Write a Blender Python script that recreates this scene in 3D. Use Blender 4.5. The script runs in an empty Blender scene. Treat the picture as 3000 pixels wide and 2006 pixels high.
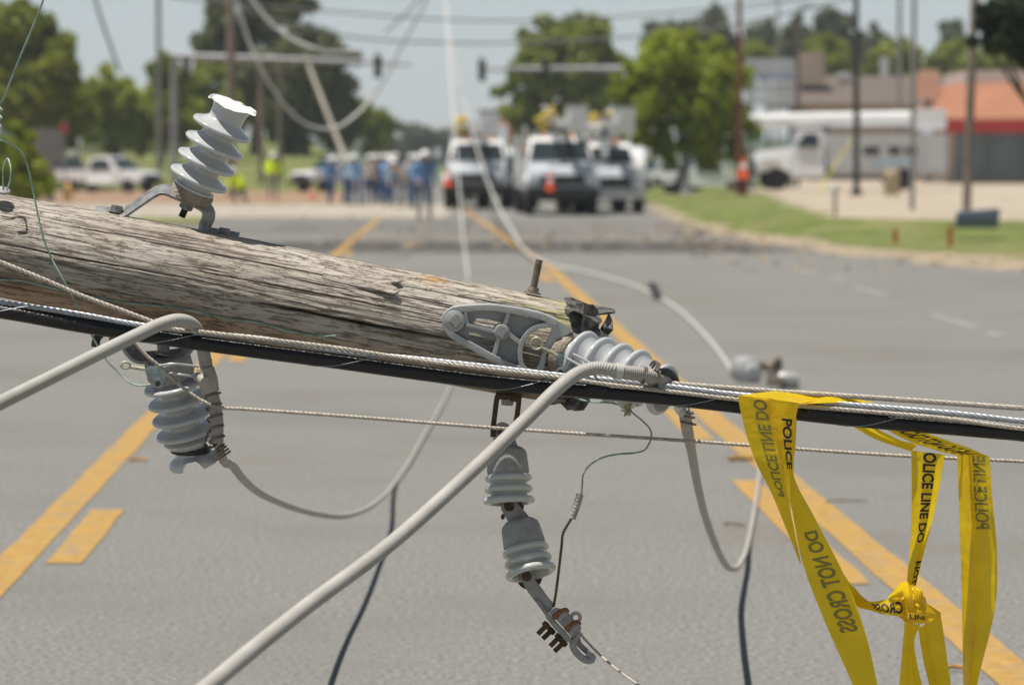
import bpy, bmesh, math, random
import numpy as np
from mathutils import Vector, Matrix, Quaternion
from math import pi, sin, cos, tan, radians as R
random.seed(7)
rng = np.random.default_rng(11)
sc = bpy.context.scene

# ------------------------------------------------------------------ camera, sky, sun, exposure
F = 8750.0; CX, CY = 1500.0, 1003.0; H = 1.65; HOR = 473.0
TH = math.atan((CY - HOR) / F)
cd = bpy.data.cameras.new('camera'); cam = bpy.data.objects.new('camera', cd); sc.collection.objects.link(cam)
cam.location = (0, 0, H); cam.rotation_euler = (pi / 2 - TH, 0, 0)
cd.sensor_width = 36; cd.lens = 36 * F / 3000; cd.clip_start = 0.1; cd.clip_end = 6000
cd.dof.use_dof = True; cd.dof.focus_distance = 6.74; cd.dof.aperture_fstop = 4.4
sc.camera = cam
SUN_EL, SUN_KX, SUN_KY = R(75), -0.25, -0.08          # the sun stands high, to the left of the road
sdir = Vector((SUN_KX, SUN_KY, 1)).normalized()
w = bpy.data.worlds.new('World'); sc.world = w; w.use_nodes = True
nt = w.node_tree; bg = nt.nodes['Background']
sky = nt.nodes.new('ShaderNodeTexSky'); sky.sky_type = 'NISHITA'; sky.sun_disc = False
sky.sun_elevation = math.asin(sdir.z); sky.sun_rotation = math.atan2(sdir.x, sdir.y)
sky.air_density = 1.0; sky.dust_density = 0.6; sky.ozone_density = 2.5; sky.altitude = 100
mx = nt.nodes.new('ShaderNodeMixRGB'); mx.blend_type = 'MIX'; mx.inputs[0].default_value = 0.75
mx.inputs[2].default_value = (4.5, 4.95, 5.15, 1)      # thin summer overcast haze over the blue
tcw = nt.nodes.new('ShaderNodeTexCoord'); spw = nt.nodes.new('ShaderNodeSeparateXYZ'); rw = nt.nodes.new('ShaderNodeValToRGB'); mw = nt.nodes.new('ShaderNodeMixRGB'); mw.blend_type = 'MULTIPLY'; mw.inputs[0].default_value = 1
nt.links.new(tcw.outputs['Generated'], spw.inputs[0]); nt.links.new(spw.outputs[2], rw.inputs[0])
rw.color_ramp.elements[0].position = .06; rw.color_ramp.elements[0].color = (1.0, 1.0, 1.0, 1); rw.color_ramp.elements[1].position = .38; rw.color_ramp.elements[1].color = (.29, .32, .37, 1)   # haze thins upwards
nt.links.new(sky.outputs[0], mx.inputs[1]); nt.links.new(mx.outputs[0], mw.inputs[1]); nt.links.new(rw.outputs[0], mw.inputs[2]); nt.links.new(mw.outputs[0], bg.inputs[0])
bg.inputs[1].default_value = 0.1
sd = bpy.data.lights.new('sun', 'SUN'); sun = bpy.data.objects.new('sun', sd); sc.collection.objects.link(sun)
sd.energy = 5.0; sd.angle = R(0.5); sd.color = (1.0, 0.95, 0.87)
sun.rotation_euler = sdir.to_track_quat('Z', 'Y').to_euler()
sc.view_settings.view_transform = 'Standard'; sc.view_settings.look = 'None'
sc.view_settings.exposure = 0.24; sc.view_settings.gamma = 1
sc.cycles.max_bounces = 6; sc.cycles.transparent_max_bounces = 8

# ------------------------------------------------------------------ helpers
def P(u, v, y):
    "point at world distance y seen at photo pixel (u, v)"
    a = (u - CX) / F; b = -(v - CY) / F
    dx, dy, dz = a, cos(TH) + b * sin(TH), -sin(TH) + b * cos(TH)
    k = y / dy
    return Vector((dx * k, y, H + dz * k))
def GZ(u, v, z=0.0):
    "point on the plane at height z"
    a = (u - CX) / F; b = -(v - CY) / F
    dy, dz = cos(TH) + b * sin(TH), -sin(TH) + b * cos(TH)
    k = (z - H) / dz
    return Vector((a * k, dy * k, z))
def tag(o, label=None, cat=None, group=None, kind=None):
    if label: o['label'] = label
    if cat: o['category'] = cat
    if group: o['group'] = group
    if kind: o['kind'] = kind
    return o
def thing(name, label, cat, loc=(0, 0, 0), group=None):
    o = bpy.data.objects.new(name, None); o.empty_display_size = 0.1
    sc.collection.objects.link(o); o.location = loc
    return tag(o, label, cat, group)
def worg(o):
    v = Vector((0, 0, 0))
    while o is not None:
        v += Vector(o.location); o = o.parent
    return v
def kids(o): return [c for c in bpy.data.objects if c.parent == o]
def copy_tree(o, parent=None):
    c = o.copy(); sc.collection.objects.link(c); c.parent = parent
    for k in kids(o): copy_tree(k, c)
    return c
def relabel(o, label):
    o['label'] = label; return o

class MB:
    def __init__(s): s.v = []; s.f = []; s.m = []
    def add(s, vs, fs, mi=0, M=None):
        b = len(s.v)
        for p in vs:
            p = Vector(p); s.v.append(M @ p if M else p)
        s.f += [tuple(b + i for i in f) for f in fs]; s.m += [mi] * len(fs)
        return s
    def box(s, c, d, M=None, mi=0, taper=None):
        x, y, z = d[0] / 2, d[1] / 2, d[2] / 2; c = Vector(c)
        tx, ty = taper or (1, 1)
        vs = [c + Vector((sx * x * (tx if sz > 0 else 1), sy * y * (ty if sz > 0 else 1), sz * z)) for sz in (-1, 1) for sx, sy in ((-1, -1), (1, -1), (1, 1), (-1, 1))]
        return s.add(vs, [(3, 2, 1, 0), (4, 5, 6, 7), (0, 1, 5, 4), (1, 2, 6, 5), (2, 3, 7, 6), (3, 0, 4, 7)], mi, M)
    def cyl(s, a, b, r, r2=None, n=20, mi=0, caps=True):
        a, b = Vector(a), Vector(b); r2 = r if r2 is None else r2
        q = (b - a).normalized().to_track_quat('Z', 'Y')
        vs = [a + q @ Vector((r * cos(2 * pi * i / n), r * sin(2 * pi * i / n), 0)) for i in range(n)] + \
             [b + q @ Vector((r2 * cos(2 * pi * i / n), r2 * sin(2 * pi * i / n), 0)) for i in range(n)]
        fs = [(i, (i + 1) % n, n + (i + 1) % n, n + i) for i in range(n)]
        if caps: fs += [tuple(reversed(range(n))), tuple(range(n, 2 * n))]
        return s.add(vs, fs, mi)
    def lathe(s, prof, o, ax, n=48, mi=0, ref=None, warp=None):
        "prof: list of (z, r) along axis ax from origin o"
        o = Vector(o); ax = Vector(ax).normalized()
        ref = Vector(ref) if ref else (Vector((0, -1, 0)) if abs(ax.y) < .9 else Vector((1, 0, 0)))
        e1 = (ref - ax * ref.dot(ax)).normalized(); e2 = ax.cross(e1)
        vs = []
        for z, r in prof:
            for i in range(n):
                t = 2 * pi * i / n; X, Y, Z = r * cos(t), r * sin(t), z
                if warp: X, Y, Z = warp(X, Y, Z, t)
                vs.append(o + e1 * X + e2 * Y + ax * Z)
        m = len(prof); fs = []
        for j in range(m - 1):
            for i in range(n):
                k = (i + 1) % n
                fs.append((j * n + i, j * n + k, (j + 1) * n + k, (j + 1) * n + i))
        if prof[0][1] > 1e-6: fs.append(tuple(reversed(range(n))))
        if prof[-1][1] > 1e-6: fs.append(tuple(range((m - 1) * n, m * n)))
        return s.add(vs, fs, mi)
    def sweep(s, pts, rf, n=16, step=None, mi=0, caps=True, flat=None, roll=0):
        "tube along a smooth curve; rf(sdist, theta)->radius or constant; flat=(wx,wy) rectangular-ish"
        C = dense(pts, step)
        T = [(C[min(i + 1, len(C) - 1)] - C[max(i - 1, 0)]).normalized() for i in range(len(C))]
        nrm = T[0].orthogonal().normalized()
        if abs(T[0].y) < .9:
            nrm = (Vector((0, -1, 0)) - T[0] * (-T[0].y)).normalized()
        vs = []; d = 0
        for i, c in enumerate(C):
            if i:
                d += (c - C[i - 1]).length
                ax = T[i - 1].cross(T[i])
                if ax.length > 1e-9:
                    nrm = Quaternion(ax.normalized(), T[i - 1].angle(T[i])) @ nrm
                nrm = (nrm - T[i] * nrm.dot(T[i])).normalized()
            bn = T[i].cross(nrm); na, nb = nrm * cos(roll) + bn * sin(roll), bn * cos(roll) - nrm * sin(roll)
            for k in range(n):
                th = 2 * pi * k / n
                r = rf(d, th) if callable(rf) else rf
                if flat:
                    ca, sa = cos(th), sin(th)
                    X = flat[0] * math.copysign(abs(ca) ** .25, ca); Y = flat[1] * math.copysign(abs(sa) ** .25, sa)
                    vs.append(c + na * X + nb * Y)
                else:
                    vs.append(c + (nrm * cos(th) + bn * sin(th)) * r)
        m = len(C)
        fs = [(j * n + i, j * n + (i + 1) % n, (j + 1) * n + (i + 1) % n, (j + 1) * n + i) for j in range(m - 1) for i in range(n)]
        if caps: fs += [tuple(reversed(range(n))), tuple(range((m - 1) * n, m * n))]
        return s.add(vs, fs, mi)
    def prism(s, poly, y0, y1, M=None, mi=0, plane='xz', inset=0):
        "extrude polygon given in (a,b) plane along the third axis"
        n = len(poly)
        def mk(a, b, c): return Vector((a, c, b)) if plane == 'xz' else (Vector((c, a, b)) if plane == 'yz' else Vector((a, b, c)))
        vs = [mk(a, b, y0) for a, b in poly] + [mk(a, b, y1) for a, b in poly]
        fs = [tuple(range(n)), tuple(reversed(range(n, 2 * n)))] + [(i, n + i, n + (i + 1) % n, (i + 1) % n) for i in range(n)]
        return s.add(vs, fs, mi, M)
    def build(s, name, mat, parent=None, org=None, sharp=35, bevel=0, fixn=False, smooth=True, tris=False):
        me = bpy.data.meshes.new(name)
        if parent is not None: off = worg(parent)
        else: off = Vector(org) if org is not None else Vector(s.v[0])
        me.from_pydata([tuple(p - off) for p in s.v], [], s.f)
        mats = mat if isinstance(mat, (list, tuple)) else [mat]
        for m_ in mats: me.materials.append(m_)
        if len(mats) > 1: me.polygons.foreach_set('material_index', s.m)
        if bevel or fixn:
            bm = bmesh.new(); bm.from_mesh(me)
            bmesh.ops.recalc_face_normals(bm, faces=bm.faces)
            if bevel:
                es = [e for e in bm.edges if len(e.link_faces) == 2 and e.calc_face_angle(0) > R(25)]
                bmesh.ops.bevel(bm, geom=es, offset=bevel, segments=2, affect='EDGES', clamp_overlap=True)
            bm.to_mesh(me); bm.free()
        if smooth:
            me.polygons.foreach_set('use_smooth', [True] * len(me.polygons))
            me.set_sharp_from_angle(angle=R(sharp))
        me.update()
        o = bpy.data.objects.new(name, me); sc.collection.objects.link(o)
        if parent is not None: o.parent = parent
        else: o.location = off
        return o
def catmull(pts, k):
    n = len(pts); out = []
    for i in range(n - 1):
        p0 = pts[max(i - 1, 0)]; p1 = pts[i]; p2 = pts[i + 1]; p3 = pts[min(i + 2, n - 1)]
        kk = k(p1, p2) if callable(k) else k
        # centripetal-ish tangents
        d1 = (p2 - p1).length + 1e-9
        d0 = (p1 - p0).length or d1; d2 = (p3 - p2).length or d1
        m1 = ((p2 - p1) / d1 + (p1 - p0) / d0 if i else (p2 - p1) / d1 * 2) * .5 * d1 if True else 0
        m2 = ((p2 - p1) / d1 + (p3 - p2) / d2 if i < n - 2 else (p2 - p1) / d1 * 2) * .5 * d1
        for j in range(kk):
            t = j / kk; t2 = t * t; t3 = t2 * t
            out.append(p1 * (2 * t3 - 3 * t2 + 1) + m1 * (t3 - 2 * t2 + t) + p2 * (-2 * t3 + 3 * t2) + m2 * (t3 - t2))
    out.append(Vector(pts[-1])); return out
def dense(pts, step=None):
    pts = [Vector(p) for p in pts]
    if step is None:
        if len(pts) == 2: return pts
        return catmull(pts, 8)
    return catmull(pts, lambda a, b: max(1, int((b - a).length / step)))

# ------------------------------------------------------------------ materials
MATS = {}
def mat(name, col, rough=.6, metal=0, var=.12, scale=8, bump=0, bscale=40, spec=.5, trans=0, col2=None, coat=0, detail=4, stretch=None):
    if name in MATS: return MATS[name]
    m = bpy.data.materials.new(name); m.use_nodes = True; n = m.node_tree; L = n.links
    bs = n.nodes['Principled BSDF']; bs.inputs['Roughness'].default_value = rough; bs.inputs['Metallic'].default_value = metal
    bs.inputs['Specular IOR Level'].default_value = spec; bs.inputs['Coat Weight'].default_value = coat
    tc = n.nodes.new('ShaderNodeTexCoord'); src = tc.outputs['Object']
    if stretch:
        mp = n.nodes.new('ShaderNodeMapping'); mp.inputs['Scale'].default_value = stretch; L.new(src, mp.inputs[0]); src = mp.outputs[0]
    nz = n.nodes.new('ShaderNodeTexNoise'); nz.inputs['Scale'].default_value = scale; nz.inputs['Detail'].default_value = detail
    L.new(src, nz.inputs['Vector'])
    cr = n.nodes.new('ShaderNodeValToRGB'); L.new(nz.outputs[0], cr.inputs[0])
    a = cr.color_ramp.elements; c2 = col2 or tuple(min(1, c * (1 + var)) for c in col)
    a[0].position = .35; a[1].position = .65
    a[0].color = (*[c * (1 - var) for c in col], 1) if not col2 else (*col, 1); a[1].color = (*c2, 1)
    L.new(cr.outputs[0], bs.inputs['Base Color'])
    if bump:
        nb = n.nodes.new('ShaderNodeTexNoise'); nb.inputs['Scale'].default_value = bscale; nb.inputs['Detail'].default_value = 5
        L.new(src, nb.inputs['Vector'])
        b = n.nodes.new('ShaderNodeBump'); b.inputs['Strength'].default_value = bump; b.inputs['Distance'].default_value = .01
        L.new(nb.outputs[0], b.inputs['Height']); L.new(b.outputs[0], bs.inputs['Normal'])
    if trans:
        tr = n.nodes.new('ShaderNodeBsdfTranslucent'); L.new(cr.outputs[0], tr.inputs[0])
        ms = n.nodes.new('ShaderNodeMixShader'); ms.inputs[0].default_value = trans
        L.new(bs.outputs[0], ms.inputs[1]); L.new(tr.outputs[0], ms.inputs[2]); L.new(ms.outputs[0], n.nodes['Material Output'].inputs[0])
    MATS[name] = m; return m

PORC = mat('grey glazed porcelain', (.49, .50, .505), .12, var=.05, scale=20, coat=.4, bump=.03, bscale=120)
PORCW = mat('unglazed porcelain', (.90, .87, .82), .8, var=.1, scale=60, bump=.6, bscale=150)
PORCG = mat('grey green porcelain', (.50, .51, .48), .12, var=.05, scale=20, coat=.4)
GALV = mat('galvanised steel', (.26, .262, .26), .5, .55, .28, 45, .25, 160)
GALVL = mat('pale cast aluminium', (.43, .43, .425), .42, .35, .08, 25, .12, 200)
CAST = mat('grey cast iron', (.36, .35, .345), .75, .1, .12, 50, .4, 400)
RUST = mat('rust', (.055, .036, .026), .85, .1, .45, 70, .5, 200, col2=(.15, .080, .045))
RUSTO = mat('orange rust', (.22, .085, .03), .7, .1, .3, 90, .4, 200, col2=(.38, .17, .06))
CEM = mat('stained cast base', (.22, .175, .13), .85, 0, .3, 45, .5, 150, col2=(.34, .295, .24))
DARKM = mat('dark iron', (.06, .055, .05), .6, .5, .4, 60, .3, 200)
ARMOR = mat('grey ribbed insulation', (.355, .34, .315), .62, 0, .07, 9, .12, 300, col2=(.42, .405, .38))
SMOOTHC = mat('grey insulation', (.37, .345, .31), .6, 0, .1, 14, .15, 200)
BLACKC = mat('black polyethylene', (.007, .007, .008), .36, 0, .3, 60, .25, 120, spec=.45)
STRANDB = mat('tan weathered steel strand', (.43, .385, .33), .6, .1, .2, 90)
STRANDS = mat('bright steel strand', (.42, .44, .47), .5, .5, .15, 60)
DWIRE = mat('dark tie wire', (.07, .065, .06), .45, .6, .3, 60)
GREENW = mat('patinated copper wire', (.16, .25, .19), .6, .2, .25, 40, col2=(.36, .47, .39))
BRASS = mat('tarnished brass', (.36, .35, .22), .5, .4, .3, 50, .2, 200, col2=(.48, .50, .40))
BLUEG = mat('blue grey clamp metal', (.26, .32, .33), .4, .5, .25, 50, .2, 150)
TAPE = mat('yellow polythene tape', (.93, .655, .014), .24, 0, .07, 14, bump=.35, bscale=28, trans=.46, spec=.5)
INK = mat('black tape print', (.03, .012, .008), .5, 0, .2, 50)
INKB = mat('tape print seen through', (.25, .205, .03), .4, 0, .08, 30)
def wood_mat():
    m = bpy.data.materials.new('weathered pole wood'); m.use_nodes = True; n = m.node_tree; L = n.links; N = n.nodes.new
    bs = n.nodes['Principled BSDF']; bs.inputs['Roughness'].default_value = .62; bs.inputs['Specular IOR Level'].default_value = .35
    at = N('ShaderNodeAttribute'); at.attribute_name = 'wood'
    def noise(sc_, stretch, det, rough=.6, dist=0):
        mp = N('ShaderNodeMapping'); mp.inputs['Scale'].default_value = stretch; L.new(at.outputs['Vector'], mp.inputs[0])
        z = N('ShaderNodeTexNoise'); z.inputs['Scale'].default_value = sc_; z.inputs['Detail'].default_value = det
        z.inputs['Roughness'].default_value = rough; z.inputs['Distortion'].default_value = dist
        L.new(mp.outputs[0], z.inputs['Vector']); return z.outputs[0]
    def ramp(x, stops):
        r = N('ShaderNodeValToRGB'); L.new(x, r.inputs[0]); e = r.color_ramp.elements
        e[0].position = stops[0][0]; e[0].color = (*stops[0][1], 1); e[1].position = stops[-1][0]; e[1].color = (*stops[-1][1], 1)
        for p_, c_ in stops[1:-1]:
            q = e.new(p_); q.color = (*c_, 1)
        return r.outputs[0]
    def mul(a, b, f=1.0, mode='MULTIPLY'):
        k = N('ShaderNodeMixRGB'); k.blend_type = mode
        if isinstance(f, float): k.inputs[0].default_value = f
        else: L.new(f, k.inputs[0])
        for i, x in ((1, a), (2, b)):
            if isinstance(x, tuple): k.inputs[i].default_value = (*x, 1)
            else: L.new(x, k.inputs[i])
        return k.outputs[0]
    base = ramp(noise(6, (.5, 1.5, 1.5), 4), [(.3, (.35, .305, .255)), (.5, (.46, .415, .36)), (.7, (.56, .52, .465))])
    fine = ramp(noise(75, (.20, 2.4, 2.4), 6, .75), [(.36, (.50, .43, .36)), (.45, (.94, .92, .89)), (.62, (1, 1, 1))])
    flake = ramp(noise(46, (.42, 2.2, 2.2), 8, .8, .3), [(.40, (.36, .27, .19)), (.445, (.95, .92, .88)), (.6, (1, 1, 1))])
    lmask = ramp(noise(5, (.8, 2, 2), 3), [(.42, (0, 0, 0)), (.58, (1, 1, 1))])
    crack = ramp(noise(13, (.05, 1.9, 1.9), 4, .5), [(.488, (1, 1, 1)), (.497, (.2, .15, .10)), (.503, (.2, .15, .10)), (.512, (1, 1, 1))])
    c = mul(base, fine, .85); c = mul(c, mul((1., 1., 1.), flake, lmask), .9); c = mul(c, crack, .7)
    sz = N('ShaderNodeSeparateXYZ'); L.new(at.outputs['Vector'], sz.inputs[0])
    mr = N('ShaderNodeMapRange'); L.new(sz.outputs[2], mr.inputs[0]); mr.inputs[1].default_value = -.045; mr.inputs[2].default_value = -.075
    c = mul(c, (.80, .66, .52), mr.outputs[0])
    ca = N('ShaderNodeAttribute'); ca.attribute_name = 'wcol'   # x crack, y moss, z knot
    sep = N('ShaderNodeSeparateXYZ'); L.new(ca.outputs['Vector'], sep.inputs[0])
    c = mul(c, (.035, .025, .018), sep.outputs[0], 'MIX')
    mo = N('ShaderNodeMath'); mo.operation = 'MULTIPLY'; L.new(sep.outputs[1], mo.inputs[0]); L.new(ramp(noise(25, (.6, 2, 2), 5), [(.42, (0, 0, 0)), (.6, (1, 1, 1))]), mo.inputs[1])
    c = mul(c, (.38, .385, .15), mo.outputs[0], 'MIX')
    kn = N('ShaderNodeMath'); kn.operation = 'MULTIPLY'; L.new(sep.outputs[2], kn.inputs[0]); L.new(ramp(noise(60, (1, 2, 2), 5), [(.4, (.1, .1, .1)), (.6, (1, 1, 1))]), kn.inputs[1])
    c = mul(c, (.52, .27, .08), kn.outputs[0], 'MIX')
    L.new(c, bs.inputs['Base Color'])
    bw = N('ShaderNodeMath'); bw.operation = 'MULTIPLY'; L.new(fine, bw.inputs[0]); L.new(flake, bw.inputs[1])
    b2 = N('ShaderNodeMath'); b2.operation = 'MULTIPLY'; L.new(bw.outputs[0], b2.inputs[0]); L.new(crack, b2.inputs[1])
    bp = N('ShaderNodeBump'); bp.inputs['Strength'].default_value = .9; bp.inputs['Distance'].default_value = .004
    L.new(b2.outputs[0], bp.inputs['Height']); L.new(bp.outputs[0], bs.inputs['Normal'])
    return m
WOOD = wood_mat()

# ------------------------------------------------------------------ numpy value noise
_perm = rng.random((64, 64, 64))
def vnoise(x, y, z):
    xi, yi, zi = np.floor(x).astype(int), np.floor(y).astype(int), np.floor(z).astype(int)
    fx, fy, fz = x - xi, y - yi, z - zi
    fx, fy, fz = fx * fx * (3 - 2 * fx), fy * fy * (3 - 2 * fy), fz * fz * (3 - 2 * fz)
    g = lambda a, b, c: _perm[(xi + a) & 63, (yi + b) & 63, (zi + c) & 63]
    l = lambda a, b, t: a + (b - a) * t
    return l(l(l(g(0, 0, 0), g(1, 0, 0), fx), l(g(0, 1, 0), g(1, 1, 0), fx), fy), l(l(g(0, 0, 1), g(1, 0, 1), fx), l(g(0, 1, 1), g(1, 1, 1), fx), fy), fz) * 2 - 1

# ================================================================== GROUND AND ROAD
def ground_mat(name, c1, c2, sc1, c3=None, sc3=1.5, rough=.95, bump=.3, bscale=60, yband=None):
    m = bpy.data.materials.new(name); m.use_nodes = True; n = m.node_tree; L = n.links; N = n.nodes.new
    bs = n.nodes['Principled BSDF']; bs.inputs['Roughness'].default_value = rough; bs.inputs['Specular IOR Level'].default_value = .25
    ge = N('ShaderNodeNewGeometry')
    def nz(s, d=5, r=.65):
        z = N('ShaderNodeTexNoise'); z.inputs['Scale'].default_value = s; z.inputs['Detail'].default_value = d; z.inputs['Roughness'].default_value = r
        L.new(ge.outputs['Position'], z.inputs['Vector']); return z.outputs[0]
    def mix(f, a, b):
        k = N('ShaderNodeMixRGB')
        L.new(f, k.inputs[0])
        for i, x in ((1, a), (2, b)):
            if isinstance(x, tuple): k.inputs[i].default_value = (*x, 1)
            else: L.new(x, k.inputs[i])
        return k.outputs[0]
    def rmp(x, a, b):
        q = N('ShaderNodeMapRange'); L.new(x, q.inputs[0]); q.inputs[1].default_value = a; q.inputs[2].default_value = b; return q.outputs[0]
    c = mix(rmp(nz(sc1), .36, .64), c1, c2)
    if c3: c = mix(rmp(nz(sc3, 4), .5, .72), c, c3)
    if yband:
        sp = N('ShaderNodeSeparateXYZ'); L.new(ge.outputs['Position'], sp.inputs[0])
        for (y0, y1, x0, x1, col, lo, hi, ns) in yband:
            def win(o, a, b, s):
                p = N('ShaderNodeMapRange'); L.new(o, p.inputs[0]); p.inputs[1].default_value = a - s; p.inputs[2].default_value = a + s
                q = N('ShaderNodeMapRange'); L.new(o, q.inputs[0]); q.inputs[1].default_value = b + s; q.inputs[2].default_value = b - s
                k = N('ShaderNodeMath'); k.operation = 'MULTIPLY'; L.new(p.outputs[0], k.inputs[0]); L.new(q.outputs[0], k.inputs[1]); return k.outputs[0]
            a = win(sp.outputs[1], y0, y1, 1.2); b = win(sp.outputs[0], x0, x1, 1.0)
            k = N('ShaderNodeMath'); k.operation = 'MULTIPLY'; L.new(a, k.inputs[0]); L.new(b, k.inputs[1])
            k2 = N('ShaderNodeMath'); k2.operation = 'MULTIPLY'; L.new(k.outputs[0], k2.inputs[0]); L.new(rmp(nz(ns, 6, .7), lo, hi), k2.inputs[1])
            c = mix(k2.outputs[0], c, col)
    L.new(c, bs.inputs['Base Color'])
    bp = N('ShaderNodeBump'); bp.inputs['Strength'].default_value = bump; bp.inputs['Distance'].default_value = .02
    L.new(nz(bscale, 4), bp.inputs['Height']); L.new(bp.outputs[0], bs.inputs['Normal'])
    return m
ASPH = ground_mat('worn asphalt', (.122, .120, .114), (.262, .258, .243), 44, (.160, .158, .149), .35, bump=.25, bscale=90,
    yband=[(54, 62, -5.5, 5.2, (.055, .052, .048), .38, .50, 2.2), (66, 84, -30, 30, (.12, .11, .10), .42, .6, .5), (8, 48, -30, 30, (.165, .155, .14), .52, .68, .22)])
CONC = ground_mat('light concrete', (.33, .30, .25), (.43, .39, .33), 3, (.27, .22, .16), .6)
GRASSM = ground_mat('lawn', (.085, .115, .028), (.17, .20, .05), 2.2, (.27, .22, .12), .28, bump=.8, bscale=30)
DIRT = ground_mat('sandy gutter', (.27, .21, .145), (.40, .33, .245), 3, (.12, .13, .06), 1.1)
MULCH = ground_mat('red brown dirt', (.20, .12, .07), (.34, .22, .14), 1.5, (.40, .34, .26), .8)
LOTM = ground_mat('tan parking lot', (.36, .30, .235), (.44, .375, .295), .8, (.29, .235, .17), .35)
LINEY = ground_mat('worn yellow road paint', (.34, .205, .060), (.45, .275, .085), 14, (.29, .225, .145), 5, rough=.8)
LINEW = ground_mat('worn white road paint', (.31, .295, .28), (.25, .24, .225), 6, (.18, .175, .165), 3, rough=.8)

def sheet(name, rows, m, up=0.0, **kw):
    "rows: list of rows of (x,y,z); neighbouring rows have equal counts"
    mb = MB(); n = len(rows[0])
    for r in rows:
        for p in r: mb.v.append(Vector(p) + Vector((0, 0, up)))
    for j in range(len(rows) - 1):
        for i in range(n - 1):
            mb.f.append((j * n + i, j * n + i + 1, (j + 1) * n + i + 1, (j + 1) * n + i)); mb.m.append(0)
    o = mb.build(name, m, org=(0, 0, 0), sharp=180, fixn=False)
    tag(o, kind='structure'); return o
sheet('ground', [[(-1400, -40, -.12), (1400, -40, -.12)], [(-1400, 1450, -.12), (1400, 1450, -.12)]], GRASSM)
# right hand edge of the road: (y, road edge x, sand edge x, grass edge x)
RE = [(-20, 10.2, 11.2, 60), (30, 9.4, 10.6, 40), (40, 8.4, 9.8, 24), (46, 7.4, 9.2, 17), (50, 6.4, 8.2, 34), (56, 5.5, 6.9, 30), (61, 5.1, 6.3, 22), (64, 4.8, 5.9, 12), (66, 4.7, 5.7, 8.8), (68, 4.7, 5.6, 7.4), (86, 4.45, 5.0, 8.1), (105, 5.0, 5.6, 9.4), (118, 5.0, 5.6, 10.0), (136, 5.0, 5.6, 9.9), (146, 5.0, 5.6, 13.8), (200, 5.0, 5.6, 18), (330, 3, 4, 22)]
def hz(y): return .34 * min(1, max(0, (y - 48) / 17))
def vz(y): return hz(y) * .9 if y <= 118 else .31 - .41 * min(1, (y - 118) / 16)
RJ = []                     # the same edges, finely divided and ragged
_r = random.Random(3)
for i in range(len(RE) - 1):
    y0, y1 = RE[i][0], RE[i + 1][0]; n = max(1, int((y1 - y0) / .8)) if 30 <= y0 < 130 else 2
    for j in range(n):
        f = j / n; q = [RE[i][k] + (RE[i + 1][k] - RE[i][k]) * f for k in range(4)]
        a = 1.0 if 35 < q[0] < 125 else 0
        RJ.append((q[0], q[1] + a * (_r.uniform(-.12, .16) + .25 * sin(q[0] * .9)), q[2] + a * (_r.uniform(-.3, .35) + .3 * sin(q[0] * .5 + 1)), q[3] + a * (_r.uniform(-.3, .3) + .35 * sin(q[0] * .7)) * (1 if q[0] > 60 else .5)))
RJ.append(RE[-1])
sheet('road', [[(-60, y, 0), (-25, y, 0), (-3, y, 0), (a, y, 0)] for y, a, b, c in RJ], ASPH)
sheet('gutter', [[(a, y, 0), (b, y, .03)] for y, a, b, c in RJ], DIRT)
sheet('verge', [[(b, y, .03), ((b + c) / 2, y, .03 + (hz(y) * .75 if y < 118 else vz(y))), (c, y, .03 + hz(y))] for y, a, b, c in RJ], GRASSM)
sheet('parking_lot', [[(c, y, .03 + hz(y)), (150, y, .03 + hz(y))] for y, a, b, c in RJ if y >= 30], LOTM)
sheet('cross_street', [[(-150, 92, .006), (-2, 88, .006)], [(-150, 116, .006), (-2, 116, .006)]], CONC)
sheet('dirt_strip', [[(-150, 116, .02), (-6.5, 116, .02)], [(-150, 165, .05), (-9, 165, .05)]], MULCH)
sheet('lawn', [[(-300, 164, .05), (-9, 164, .05)], [(-300, 190, 1.1), (-11, 190, 1.1)], [(-300, 230, 2.4), (-14, 230, 2.2)], [(-300, 420, 5), (-30, 420, 5)]], GRASSM)
sheet('curb_patch', [[(-10.6, 79, .01), (-8.3, 79, .01)], [(-11.0, 85, .06), (-8.6, 86, .06)]], GRASSM)
sheet('far_hills', [[(x, 620, -1) for x in (-700, -300, -120, -20, 60, 300, 700)], [(-700, 720, 12), (-300, 720, 15), (-120, 720, 8), (-20, 730, 7), (60, 720, 6), (300, 720, 15), (700, 720, 12)], [(-700, 1300, 12), (-300, 1300, 16), (-120, 1300, 12), (-20, 1320, 10), (60, 1300, 10), (300, 1300, 18), (700, 1300, 12)]],
      ground_mat('far wooded hills', (.05, .075, .05), (.08, .11, .06), .05))

def xr(y):   # centre of the right hand yellow line
    return float(np.interp(y, [0, 9.4, 18.8, 45, 94, 140], [1.93, 1.62, 1.30, .62, -1.28, -3.2]))
def xl(y):
    return float(np.interp(y, [0, 11.6, 18.8, 26.2, 86, 140], [-1.75, -2.03, -2.3, -2.55, -3.85, -5.6]))
def stripe(fx, y0, y1, wd, rag=.006):
    n = max(2, int((y1 - y0) / .4)); L_, R_ = [], []
    for i in range(n + 1):
        y = y0 + (y1 - y0) * i / n
        L_.append((fx(y) - wd / 2 + random.uniform(-rag, rag), y, .004)); R_.append((fx(y) + wd / 2 + random.uniform(-rag, rag), y, .004))
    return [[a, b] for a, b in zip(L_, R_)]
sheet('yellow_line_right', stripe(xr, 3, 118, .17), LINEY)
sheet('yellow_line_left', stripe(xl, 3, 88, .16), LINEY)
for y0, y1 in ((-1.5, 2), (11.6, 15.4), (17.6, 19.9), (29, 31.5), (41, 44)):
    sheet('yellow_dash_right', stripe(lambda y: xr(y) - .21, y0, y1, .14), LINEY)
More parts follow.
